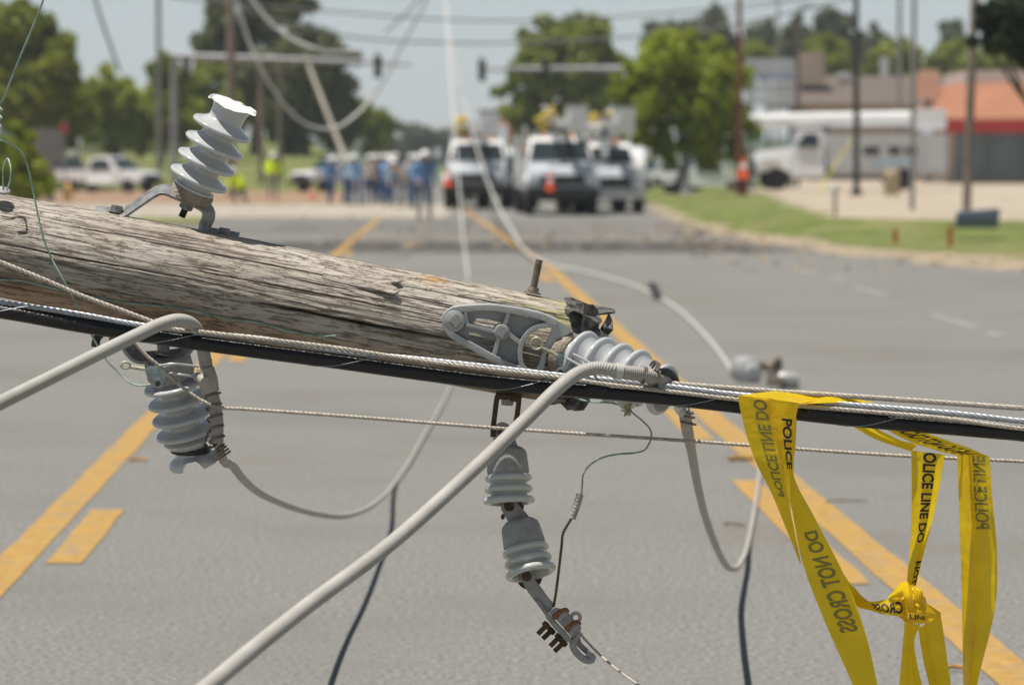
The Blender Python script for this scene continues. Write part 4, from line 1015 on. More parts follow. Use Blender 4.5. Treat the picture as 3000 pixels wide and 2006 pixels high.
# main long strand crossing to the lower right (behind)
M_ = Ribbon([(2262, 1235, 6.612), (2285, 1330, 6.62), (*Z8(345, 480), 6.63), (*Z8(385, 700), 6.64), (*Z8(430, 930), 6.66), (*Z8(545, 1240), 6.69), (*Z8(690, 1568), 6.71), (*Z8(800, 1850), 6.73)],
            [(2334, 1225, 6.612), (2330, 1310, 6.62), (*Z8(387, 490), 6.63), (*Z8(500, 725), 6.63), (*Z8(650, 1020), 6.63), (*Z8(750, 1290), 6.65), (*Z8(815, 1568), 6.67), (*Z8(860, 1850), 6.70)], 70, [(.55, -.006, .3)])
o = M_.build('strand'); tape_text(o, M_, 'DO NOT CROSS', .335, .655, .82, .30, INKB, off=-.002)
# left half of the front drop (mirrored print shows through) and right half with black print
A1 = Ribbon([(2161, 1158, Y0), (2172, 1215, Y0), (2190, 1285, Y0), (2222, 1370, Y0), (2259, 1441, 6.60), (2300, 1540, 6.61), (2340, 1640, 6.63)], [(2266, 1168, Y0), (2272, 1215, Y0), (2285, 1285, Y0), (2298, 1375, Y0), (2306, 1441, 6.60), (2325, 1540, 6.61), (2348, 1655, 6.63)], 60, [(.3, -.004, .25)])
o = A1.build('strand'); tape_text(o, A1, 'POLICE LINE DO', .585, .012, .40, .80, INKB)
A2 = Ribbon([(2254, 1168, Y0 - .004), (2258, 1215, Y0 - .004), (2272, 1290, Y0 - .004), (2291, 1370, Y0), (2304, 1440, Y0), (2318, 1490, Y0)], [(2342, 1180, Y0 - .006), (2333, 1215, Y0 - .005), (2328, 1290, Y0 - .004), (2325, 1370, Y0), (2322, 1440, Y0), (2321, 1490, Y0)], 50, [(.6, -.003, .3)])
o = A2.build('strand'); tape_text(o, A2, 'POLICE', .16, .63, .42, .86, INK)
# folded sheet lying over the cables
T1 = Ribbon([(2161, 1160, Y0), (2215, 1151, 6.62), (2300, 1143, 6.68), (2340, 1142, 6.70)], [(2342, 1182, Y0 - .004), (2400, 1172, 6.64), (2470, 1163, 6.68), (2528, 1156, 6.70)], 30, [(.3, -.003, .2), (.7, .003, .15)])
T1.build('folded_sheet')
T2 = Ribbon([(2346, 1184, 6.60), (2410, 1180, 6.62), (2470, 1178, 6.64)], [(2350, 1174, 6.64), (2450, 1160, 6.66), (2567, 1180, 6.68)], 20, [(.4, .003, .2)]); T2.build('folded_edge')
mb = MB(); c = P(2345, 1190, 6.6)
UND = Ribbon([(2335, 1190, 6.57), (2400, 1188, 6.575), (2462, 1192, 6.59)], [(2334, 1208, 6.585), (2395, 1222, 6.58), (2458, 1214, 6.595)], 20)
# strands slanting down behind the cable
B1 = Ribbon([(2440, 1205, 6.69), (2480, 1236, 6.69), (2560, 1284, 6.70), (2620, 1306, 6.70), (2672, 1322, 6.69)], [(2520, 1205, 6.68), (2556, 1246, 6.69), (2610, 1276, 6.70), (2640, 1290, 6.70), (2690, 1300, 6.69)], 40, [(.5, .004, .2)]); B1.build('strand')
B2 = Ribbon([(2540, 1205, 6.69), (2585, 1249, 6.70), (2660, 1290, 6.70), (2740, 1318, 6.70), (2812, 1336, 6.70)], [(2640, 1225, 6.68), (2696, 1259, 6.70), (2760, 1284, 6.70), (2830, 1308, 6.70), (2900, 1338, 6.70)], 40, [(.5, .004, .2)])
o = B2.build('strand'); tape_text(o, B2, 'LINE DO NOT CROSS', .98, .22, .22, .80, INK)
# strand hanging down at right
C2 = Ribbon([(2804, 1326, 6.71), (*Z8(1226, 600), 6.71), (*Z8(1236, 900), 6.70), (*Z8(1245, 1250), 6.70), (*Z8(1250, 1568), 6.70), (*Z8(1255, 1800), 6.70)], [(2899, 1336, 6.71), (*Z8(1398, 620), 6.70), (*Z8(1420, 880), 6.70), (*Z8(1415, 1150), 6.69), (*Z8(1320, 1568), 6.68), (*Z8(1285, 1800), 6.68)], 60, [(.30, -.030, .13)])
o = C2.build('strand'); tape_text(o, C2, 'POLICE LINE', .262, -.0, .38, .82, INKB, off=-.02)
# strand hanging to the knot
C1 = Ribbon([(2670, 1318, 6.70), (*Z8(988, 600), 6.70), (*Z8(984, 800), 6.70), (*Z8(968, 1000), 6.69), (*Z8(962, 1090), 6.69)], [(2768, 1331, 6.70), (*Z8(1130, 560), 6.69), (*Z8(1092, 740), 6.68), (*Z8(1050, 900), 6.68), (*Z8(1008, 1070), 6.68)], 60, [(.35, -.008, .2), (.75, .006, .12)])
o = C1.build('strand'); tape_text(o, C1, 'OLICE LINE DO', .0, .66, .34, .78, INK)
tape_text(o, C1, 'NOT', .80, .98, .5, .95, INK)
# knot: loops and wraps
KN = lambda x, y, yy: (*Z9(x, y), yy)
Ribbon([KN(372, 765, 6.66), KN(440, 700, 6.65), KN(503, 632, 6.65), KN(560, 630, 6.64)], [KN(385, 785, 6.66), KN(450, 775, 6.65), KN(520, 760, 6.64), KN(560, 700, 6.64)], 20, [(.5, -.008, .4)]).build('knot_loop')
Ribbon([KN(503, 632, 6.645), KN(520, 760, 6.63), KN(545, 900, 6.64), KN(570, 1000, 6.66)], [KN(600, 660, 6.645), KN(605, 780, 6.625), KN(632, 910, 6.63), KN(640, 1000, 6.66)], 24, [(.5, -.010, .35)]).build('knot_wrap')
Ribbon([KN(590, 655, 6.655), KN(605, 720, 6.64), KN(620, 800, 6.635), KN(650, 900, 6.64)], [KN(610, 660, 6.655), KN(688, 710, 6.64), KN(692, 790, 6.64), KN(690, 880, 6.65)], 20, [(.6, -.008, .3)]).build('knot_wrap')
Ribbon([KN(560, 880, 6.65), KN(620, 850, 6.635), KN(690, 820, 6.64), KN(850, 905, 6.67)], [KN(530, 990, 6.66), KN(600, 1000, 6.64), KN(680, 1010, 6.64), KN(850, 960, 6.67)], 24, [(.5, -.008, .3)]).build('knot_wrap')
K5 = Ribbon([KN(540, 800, 6.665), KN(515, 870, 6.65), KN(500, 940, 6.655), KN(525, 1000, 6.66)], [KN(575, 790, 6.665), KN(560, 870, 6.65), KN(560, 940, 6.65), KN(600, 1010, 6.66)], 20); K5.build('knot_wrap')
mb = MB(); ctr = P(*Z9(590, 860), 6.665); mb.lathe([(-.035, .0001), (-.03, .018), (-.01, .03), (.01, .032), (.03, .02), (.038, .0001)], ctr, (.3, 0, 1), n=24, warp=lambda X, Y, Z, t: (X * (1 + .15 * sin(3 * t)), Y * (1 + .15 * cos(4 * t)), Z)); mb.build('knot_core', TAPE, tape, sharp=20)
kt = Ribbon([KN(545, 905, 6.622), KN(640, 915, 6.612), KN(730, 935, 6.63)], [KN(550, 960, 6.622), KN(640, 975, 6.612), KN(730, 975, 6.63)], 12); o = kt.build('knot_wrap'); tape_text(o, kt, 'LINE', .12, .95, 1.0, .25, INK)
# side strip with writing, pulled to the left
S1 = Ribbon([(*Z8(690, 1062), 6.69), (*Z8(765, 1140), 6.68), (*Z8(850, 1135), 6.66), (*Z8(935, 1115), 6.65)], [(*Z8(715, 1170), 6.69), (*Z8(780, 1180), 6.675), (*Z8(860, 1210), 6.65), (*Z8(945, 1222), 6.645)], 40, [(.5, -.006, .3)])
o = S1.build('strand'); tape_text(o, S1, 'CROSS', 1.0, .40, .86, .22, INK)
Ribbon([(*Z8(640, 1000), 6.70), (*Z8(690, 1070), 6.695), (*Z8(770, 1145), 6.68), (*Z8(858, 1212), 6.66)], [(*Z8(700, 1150), 6.70), (*Z8(716, 1172), 6.695), (*Z8(780, 1190), 6.69), (*Z8(862, 1216), 6.67)], 20).build('strand')
# two tails
Ribbon([KN(530, 985, 6.67), KN(515, 1150, 6.68), KN(495, 1380, 6.69), KN(478, 1568, 6.70), KN(460, 1760, 6.70)], [KN(672, 1015, 6.67), KN(618, 1160, 6.68), KN(640, 1360, 6.69), KN(685, 1568, 6.70), KN(700, 1760, 6.70)], 40, [(.55, -.012, .2)]).build('tail')
Ribbon([KN(650, 1050, 6.675), KN(675, 1220, 6.69), KN(705, 1380, 6.70), KN(750, 1568, 6.70), KN(780, 1760, 6.70)], [KN(852, 905, 6.675), KN(888, 1130, 6.68), KN(918, 1350, 6.69), KN(948, 1568, 6.70), KN(960, 1760, 6.70)], 40, [(.2, -.012, .12), (.7, .006, .2)]).build('tail')

# ================================================================== THINGS ON THE ROAD FURTHER BACK
g = GZ(2230, 1150)
far = thing('fallen_insulator', 'grey insulator with metal fittings lying blurred on the road behind the tape', 'insulator', g)
mb = MB(); a0 = P(2165, 1108, 22.5); a0.z = .09; a1 = P(2300, 1150, 21.6); a1.z = .075; axd = (a1 - a0).normalized()
mb.lathe([(-.03, .0001), (-.03, .055), (.0, .06), (.012, .04)], a0, axd, n=24); mb.build('end_disc', mat('pale porcelain end', (.62, .58, .54), .5), far)
mb = MB(); mb.lathe([(0, .0001), (0, .045)] + shed_profile(.10, .05, .062, 4, .05, .02, .009, .01) + [(.27, .04), (.27, .0001)], a0 + axd * .02, axd, n=32); mb.build('porcelain', PORC, far, sharp=50)
mb = MB(); c = P(2255, 1092, 22); c.z = .14; mb.sweep([c + Vector((-.07, 0, .02)), c + Vector((0, 0, -.01)), c + Vector((.06, .0, .05)), c + Vector((.05, 0, -.06)), c + Vector((-.02, 0, -.08))], .028, n=10); mb.build('clamp', mat('brown fitting', (.20, .155, .11), .7, .2, .5, 20), far)
mb = MB(); c = P(2320, 1140, 21.7); c.z = .07; mb.lathe([(0, .0001), (0, .055), (.02, .06), (.13, .06), (.15, .05), (.15, .0001)], c - Vector((.10, 0, 0)), (1, .0, -.1), n=24); mb.build('metal_base', GALVL, far)
mb = MB(); c = P(2270, 1150, 21.6); c.z = .06; mb.box(c, (.12, .08, .07)); mb.build('bracket', CEM, far, bevel=.01)

gc = [(2148, 1100, None), (2130, 1065, None), (2090, 1010, None), (2040, 955, None), (1985, 905, None), (1925, 868, None), (1850, 835, None), (1760, 808, None), (1680, 790, None), (1640, 781, None)]
pts = [P(1298, -260, 175), P(1300, -60, 150), P(1312, 60, 132), P(1345, 240, 112), P(1390, 410, 92), P(1440, 560, 74), P(1500, 675, 60), P(1560, 752, 50)]
pts += [Gc(1640, 783, .02)] + [Gc(u, v, .02) for u, v, _ in reversed(gc[:-1])]
cable('fallen_conductor', 'long pale conductor dropping from the sky and snaking over the road to the fallen insulator', 'power conductor', pts, lambda d, t: .030 if d < 110 else max(.017, .030 - (d - 110) * .0003), mat('pale conductor', (.52, .51, .49), .5, 0, .05, 3), n=8, step=.6, group='slack wires hanging over the road')
c = Gc(1922, 880, .0); t_ = thing('coiled_sleeve', 'dark grey coiled spring sleeve sticking up from the pale conductor on the road', 'wire sleeve', c)
mb = MB(); q0 = P(1935, 888, c.y); q1 = P(1908, 828, c.y); hp = []
for i in range(70):
    t = i / 69; th = 2 * pi * 4.5 * t; e_ = q0.lerp(q1, t); hp.append(e_ + Vector((cos(th) * .055, sin(th) * .055, .012 * cos(th))))
mb.sweep(hp, .011, n=8); mb.build('coil', mat('dark grey coil', (.08, .09, .10), .6), t_)
mb = MB(); mb.cyl(q0, q1, .03, n=10); mb.build('core', mat('dark grey coil', (.08, .09, .10), .6), t_)

# slack wires hanging in the middle distance
WPALE = mat('pale wire insulation', (.60, .59, .56), .6, 0, .05, 3); WDK = mat('dark overhead wire', (.16, .16, .16), .6, 0, .1, 3)
def ow(label, px, r, m=WPALE): 
    mb = MB(); mb.sweep([P(*p) for p in px], r, n=8, step=None); return tag(mb.build('overhead_wire', m, sharp=180), label, 'overhead wire', 'slack wires hanging over the road')
ow('thick pale wire drooping in a deep loop right of the broken insulator', [(640, -160, 46), (690, -10, 46), (725, 110, 46), (765, 200, 46), (820, 290, 46.5), (870, 345, 47), (915, 372, 47.5), (960, 378, 48), (1005, 365, 49), (1050, 330, 50), (1085, 290, 52)], .023)
ow('thick pale wire curving down from the top and flattening against the left trees', [(700, -60, 50), (745, 10, 50), (800, 75, 50), (860, 118, 50), (930, 145, 50), (990, 153, 51), (1040, 150, 52)], .028)
ow('grey wire slanting steeply from the top centre down to the left', [(1262, -40, 70), (1240, 20, 72), (1180, 130, 76), (1130, 230, 80), (1090, 290, 84)], .030, WPALE)
ow('faint second grey wire slanting from the top centre to the left', [(1250, -30, 90), (1190, 40, 92), (1130, 95, 94)], .03, WDK)
ow('dark wire crossing the whole sky above the traffic signals', [(-100, -200, 100), (480, -15, 104), (900, 28, 108), (1300, 58, 110), (1600, 60, 112), (2000, 35, 112), (2600, -40, 112)], .035, WDK)
ow('dark wire crossing the sky just above the signal arms', [(560, -30, 118), (800, 55, 120), (1020, 108, 122), (1300, 126, 124), (1500, 126, 124), (1800, 112, 124), (2160, 70, 124), (2700, -60, 124)], .045, WDK)
ow('thin wire falling from the top left behind the broken insulator', [(265, -60, 60), (285, 20, 60), (315, 110, 60), (350, 210, 60)], .03, WDK)
ow('thin wire at the top right between the red and grey poles', [(1900, 90, 120), (2200, 30, 120), (2560, -50, 120)], .022, WDK)

# ================================================================== POLES, SIGNALS
WOODP = mat('grey brown pole wood', (.20, .165, .13), .9, 0, .25, 1.2, stretch=(4, 4, .4)); STEELP = mat('galvanised mast', (.30, .31, .33), .5, .3, .1, 1)
def pole_at(name, label, px, ybase, topv, wpx, m, topu=None, z0=0.0, group=None, cat='pole', extra=None):
    y = ybase; r = wpx / 2 / F * y; b = P(px, HOR, y); b.z = z0; tp = P(topu if topu is not None else px, topv, y)
    t = thing(name, label, cat, b, group)
    mb = MB(); mb.cyl(b, tp, r * 1.08, r * .9, n=16); mb.build('shaft', m, t)
    return t, b, tp
DKP = mat('black painted steel', (.02, .022, .025), .45); REDP = mat('dark red paint', (.16, .035, .03), .6, 0, .2, 2); GREYP = mat('grey steel pole', (.24, .24, .24), .6, .1, .15, 1)
def base_plate(t, b, r, m):
    mb = MB(); mb.lathe([(0, .0001), (0, r * 2.2), (.05, r * 2.2), (.08, r * 1.4), (.25, r * 1.25), (.27, .0001)], b, (0, 0, 1), n=16); mb.build('base', m, t)
t, b, tp = pole_at('sign_pole', 'tall dark red steel pole rising beside the big leafy tree', 2166, 118, -90, 15, REDP, z0=.3); base_plate(t, b, .12, REDP)
t, b, tp = pole_at('lamp_post', 'black steel pole in front of the white bucket truck', 2510, 112, -160, 17, DKP, topu=2508, z0=.36); base_plate(t, b, .14, DKP)
t, b, tp = pole_at('steel_post', 'slim grey steel pole standing in the grass right of the black pole', 2673, 78, -160, 14, GREYP, topu=2680, z0=.30)
mb = MB(); mb.box(b + Vector((0, 0, .03)), (.3, .3, .06)); mb.build('base', GREYP, t, bevel=.01)
t, b, tp = pole_at('wooden_utility_pole', 'leaning brown wooden pole by the blue box near the right edge', 2832, 73, -180, 25, WOODP, topu=2862, z0=.28)
for k in range(2):
    c = b.lerp(tp, .22 + .2 * k); mb = MB(); mb.cyl(c - Vector((0, 0, .03)), c + Vector((0, 0, .03)), .125, n=16); mb.build('band', GALV, t)
t, b, tp = pole_at('grey_pole', 'faint grey steel pole behind the bucket truck boom', 2632, 135, -120, 13, GREYP, topu=2636, z0=.37); base_plate(t, b, .1, GREYP)
t, b, tp = pole_at('street_lamp', 'slim lamp pole with a flat lamp head beside the reader board sign', 2337, 150, 30, 13, mat('brown steel', (.12, .10, .09), .6), z0=.37, cat='street lamp')
mb = MB(); a_ = P(2337, 32, 150); mb.sweep([a_, P(2340, 22, 150), P(2350, 18, 150)], .06, n=8); ar = mb.build('arm', STEELP, t)
mb = MB(); c = P(2372, 19, 150); mb.box(c, (.95, .4, .18), taper=(.8, .8)); mb.build('lamp_head', mat('lamp head grey', (.16, .17, .17), .5), t, bevel=.03)
t, b, tp = pole_at('thin_mast', 'thin faint mast rising left of the lamp pole', 2279, 170, -60, 7, GREYP, z0=.37); base_plate(t, b, .08, GREYP)
t, b, tp = pole_at('distant_pole', 'faint grey wooden pole in front of the dark tree, left of the drooping wires', 676, 140, -120, 26, WOODP); 
mb = MB(); mb.box(tp.lerp(b, .02), (2.4, .1, .12)); mb.build('crossarm', WOODP, t)
t, b, tp = pole_at('distant_pole', 'faint grey pole standing against the sky above the left tree line', 464, 170, -80, 15, GREYP)
mb = MB(); mb.box(tp.lerp(b, .03), (1.6, .1, .12)); mb.build('crossarm', WOODP, t)
for (u, y, top, wpx, lab) in ((765, 165, 150, 17, 'nearer'), (820, 175, 190, 15, 'middle')):
    t, b, tp = pole_at('distant_pole', 'grey wooden pole under the dark trees, %s one right of the broken insulator' % ('left' if u < 800 else 'right'), u, y, top, wpx, WOODP, z0=.4)
    mb = MB(); mb.box(tp.lerp(b, .05), (1.8, .12, .14)); mb.build('crossarm', WOODP, t)
# leaning broken pole
lp = thing('leaning_pole', 'pale wooden pole leaning down to the right behind the drooping wires', 'utility pole', GZ(1055, 575))
mb = MB(); mb.cyl(Vector((P(1062, 480, 118).x, 118, 0)), P(893, 165, 121), .11, .085, n=12); mb.build('shaft', mat('pale pole wood', (.44, .41, .35), .9, 0, .1, 1), lp)
mb = MB(); q = P(893, 165, 121); mb.cyl(q, q + Vector((-.06, 0, .1)), .125, n=12); mb.build('end_cap', GALV, lp)

def signal(c, label, s=1.0, back=False):
    t = thing('traffic_signal', label, 'traffic signal', c, 'traffic signals over the crossing')
    mb = MB(); mb.box(c, (.36 * s, .24, 1.08 * s)); hs = mb.build('housing', mat('black signal housing', (.015, .016, .016), .5), t, bevel=.03)
    for k in range(3):
        z = c.z + (.34 - .34 * k) * s
        mb = MB(); mb.lathe([(0, .0001), (.01, .10), (.02, .125), (.02, .13), (0, .135)], Vector((c.x, c.y - .12, z)), (0, -1, 0), n=16)
        mb.build('lens', mat(['dull red lens', 'dull amber lens', 'dull green lens'][k], [(.14, .02, .015), (.13, .08, .015), (.02, .09, .06)][k], .3), t)
        mb = MB(); v_ = []
        for i in range(9):
            a = pi * i / 8
            for yy, r_ in ((-.12, .15), (-.34, .15)): v_.append(Vector((c.x + r_ * cos(a), c.y + yy, z + r_ * sin(a))))
        mb.add(v_, [(2 * i, 2 * i + 1, 2 * i + 3, 2 * i + 2) for i in range(8)]); mb.build('visor', mat('black signal housing', (.015, .016, .016), .5), hs)
    mb = MB(); mb.cyl(c + Vector((0, 0, .5 * s)), c + Vector((0, 0, .78 * s)), .04, n=8); mb.build('hanger', STEELP, t)
ms = thing('signal_mast', 'grey steel mast at left carrying the long horizontal signal arm', 'signal mast', P(508, 560, 145) * 1)
YM = 145; bx = P(510, 560, YM); bx.z = 0
ms.location = bx
mb = MB(); mb.cyl(bx, P(510, 160, YM), .19, .15, n=16); mb.build('mast', STEELP, ms)
mb = MB(); mb.cyl(P(505, 165, YM), P(1065, 183, YM), .17, .13, n=12); mb.cyl(P(1065, 183, YM), P(1205, 190, YM), .10, .07, n=12); mb.build('arm', STEELP, ms)
base_plate(ms, bx, .2, STEELP)
ms2 = thing('signal_mast', 'grey signal arm reaching in from the right in front of the round oak tree', 'signal mast', (0, 0, 0)); b2_ = P(2010, 560, 150); b2_.z = 0; ms2.location = b2_
mb = MB(); mb.cyl(b2_, P(2010, 180, 150), .19, .15, n=16); mb.build('mast', STEELP, ms2)
mb = MB(); mb.cyl(P(1420, 202, 150), P(2012, 203, 150), .09, .20, n=12); mb.build('arm', STEELP, ms2); base_plate(ms2, b2_, .2, STEELP)
signal(P(1107, 196, 145), 'black signal head hanging at the tip of the left signal arm')
signal(P(1412, 207, 150), 'black signal head against the sky at the tip of the right arm')
signal(P(1598, 210, 150), 'black signal head on the right arm in front of the round oak')
signal(P(546, 205, 145), 'black signal head hanging close to the left mast')
sg = P(487, 385, 144.5); t = thing('pedestrian_signal', 'small dark box signal mounted low on the left mast', 'pedestrian signal', sg)
mb = MB(); mb.box(sg, (.35, .22, .75)); mb.build('housing', DKP, t, bevel=.03)
mb = MB(); mb.box(sg + Vector((0, -.12, .12)), (.24, .03, .24)); mb.build('lens', mat('dull red lens', (.14, .02, .015), .3), t)

# ================================================================== VEHICLES
WHITE = mat('white vehicle paint', (.80, .80, .81), .28, 0, .03, 1, coat=.5); TYRE = mat('tyre rubber', (.018, .018, .018), .85, 0, .2, 5); RIM = mat('steel wheel rim', (.30, .30, .31), .45, .5, .1, 5)
GLASS = mat('dark vehicle glass', (.025, .035, .04), .06, 0, .1, 1, spec=.8); BLK = mat('black plastic trim', (.02, .02, .02), .6); CHR = mat('chrome', (.75, .75, .75), .08, 1, .02, 3)
LAMPM = mat('clear headlamp', (.85, .85, .84), .15, .2, .05, 5); AMB = mat('amber lens', (.65, .22, .03), .3); GREYV = mat('dark grey paint', (.09, .095, .10), .35, 0, .05, 1, coat=.4); YEL = mat('yellow boom paint', (.62, .46, .06), .5, 0, .1, 1)
HOODREF = mat('hood paint with painted reflection', (.52, .55, .60), .3, 0, .05, 1, coat=.4); BRN = mat('rusty orange boom', (.28, .12, .06), .7, 0, .2, 1); ORNG = mat('orange safety plastic', (.80, .11, .025), .5, 0, .08, 3)  # hood colour: bluish reflection painted into the white
def prismX(mb, prof, x0, x1, top=None, mi=0):
    "side profile in (y,z) extruded across the vehicle; top=(zmin, inset): narrows the part above zmin"
    n = len(prof)
    def X(x, z):
        if top and z > top[0]: return x * (1 - top[1] * min(1, (z - top[0]) / top[2]))
        return x
    vs = [Vector((X(x0, z), y, z)) for y, z in prof] + [Vector((X(x1, z), y, z)) for y, z in prof]
    mb.add(vs, [tuple(range(n)), tuple(reversed(range(n, 2 * n)))] + [(i, n + i, n + (i + 1) % n, (i + 1) % n) for i in range(n)], mi)
def wheel(t, x, y, r, wd, dual=False):
    o = []
    s = 1 if x > 0 else -1
    mb = MB(); mb.lathe([(-wd / 2, r * .6), (-wd / 2, r * .94), (-wd * .4, r), (wd * .4, r), (wd / 2, r * .94), (wd / 2, r * .6)], (x, y, r), (s, 0, 0), n=28)
    ty = mb.build('wheel', TYRE, t)
    mb = MB(); mb.lathe([(0, .0001), (wd * .30, .0001), (wd * .34, r * .2), (wd * .2, r * .25), (wd * .18, r * .5), (wd * .49, r * .6), (wd * .49, r * .64), (0, r * .64)], (x, y, r), (s, 0, 0), n=24)
    mb.build('rim', RIM, ty)
def truck_front(t, wdt, hood_y, cab_y, hood_z, roof_z, paint, hoodp=None, r=.42, bumper=.85, seat=None):
    """conventional cab: hood nose at y=0, cab from hood_y to cab_y"""
    W = wdt / 2
    mb = MB(); prof = [(0.05, bumper - .15), (0.0, bumper + .1), (.03, hood_z - .18), (.2, hood_z - .03), (hood_y, hood_z + .1), (hood_y, bumper - .2)]
    prismX(mb, prof, -W * .86, W * .86, top=(bumper + .25, .14, .5)); mb.build('hood', hoodp or paint, t, fixn=True, bevel=.06, sharp=60)
    mb = MB(); prof = [(hood_y, .55), (hood_y, hood_z + .12), (hood_y + .45, roof_z - .08), (hood_y + .75, roof_z), (cab_y - .1, roof_z), (cab_y, roof_z - .12), (cab_y, .55)]
    prismX(mb, prof, -W * .92, W * .92, top=(hood_z, .16, roof_z - hood_z)); cab = mb.build('cab', paint, t, fixn=True, bevel=.05, sharp=60)
    # windshield
    zt, zb = roof_z - .16, hood_z + .16; yt, yb = hood_y + .45 - .04 - .03, hood_y + .02
    wt, wb = W * .92 * (1 - .16 * (zt - hood_z) / (roof_z - hood_z)) - .10, W * .92 - .12
    mb = MB(); a = [Vector((-wb, yb - .012, zb)), Vector((wb, yb - .012, zb)), Vector((wt, yt - .012, zt)), Vector((-wt, yt - .012, zt))]; b = [p + Vector((0, .03, 0)) for p in a]
    mb.add(a + b, [(0, 1, 2, 3), (7, 6, 5, 4), (0, 4, 5, 1), (1, 5, 6, 2), (2, 6, 7, 3), (3, 7, 4, 0)]); mb.build('windshield', GLASS, t)
    for s in (-1, 1):
        mb = MB(); x0 = W * .92 + .008; x1 = W * .92 * (1 - .16 * .85) + .012
        a = [Vector((s * x0, hood_y + .22, zb)), Vector((s * x0, cab_y - .25, zb)), Vector((s * x1, cab_y - .32, zt)), Vector((s * x1, hood_y + .62, zt))]; b = [p - Vector((s * .03, 0, 0)) for p in a]
        mb.add(a + b, [(0, 1, 2, 3), (7, 6, 5, 4), (0, 4, 5, 1), (1, 5, 6, 2), (2, 6, 7, 3), (3, 7, 4, 0)]); mb.build('side_window', GLASS, t, fixn=True)
        mb = MB(); prof = [(0.12, .72), (.10, hood_z - .42), (.35, hood_z - .28), (1.05 if hood_y > 1 else hood_y, hood_z - .30), (1.25 if hood_y > 1 else hood_y, .80), (1.08, .95), (.62, 1.02), (.30, .92)]
        prismX(mb, prof, s * W * .72, s * W); mb.build('fender', paint, t, fixn=True, bevel=.04, sharp=60)
        mb = MB(); mb.lathe([(0, .0001), (.02, .08), (.03, .12), (0, .13)], (s * W * .80, .10, bumper + .22), (0, -1, 0), n=16); mb.build('headlight', LAMPM, t)
        mb = MB(); mb.sweep([Vector((s * W * .9, hood_y + .25, zb + .1)), Vector((s * (W + .22), hood_y + .15, zb + .15)), Vector((s * (W + .24), hood_y + .15, zb + .35))], .018, n=6); mb.box((s * (W + .25), hood_y + .13, zb + .28), (.18, .06, .34)); mb.build('mirror', CHR, t, bevel=.02)
        mb = MB(); mb.box((s * (W * .92 + .004), (hood_y + cab_y) / 2 + .12, zb - .18), (.02, .14, .035)); mb.build('door_handle', BLK, t)
    mb = MB(); mb.box((0, -.03, bumper + .14), (W * 1.2, .10, hood_z - bumper - .30)); mb.build('grille', BLK, t, bevel=.02)
    mb = MB(); mb.box((0, -.065, bumper + .16), (.16, .02, .11)); mb.build('badge', mat('gold emblem', (.45, .34, .08), .4, .5), t, bevel=.02)
    mb = MB(); mb.box((0, -.10, bumper - .25), (wdt * .98, .22, .28)); return cab, mb
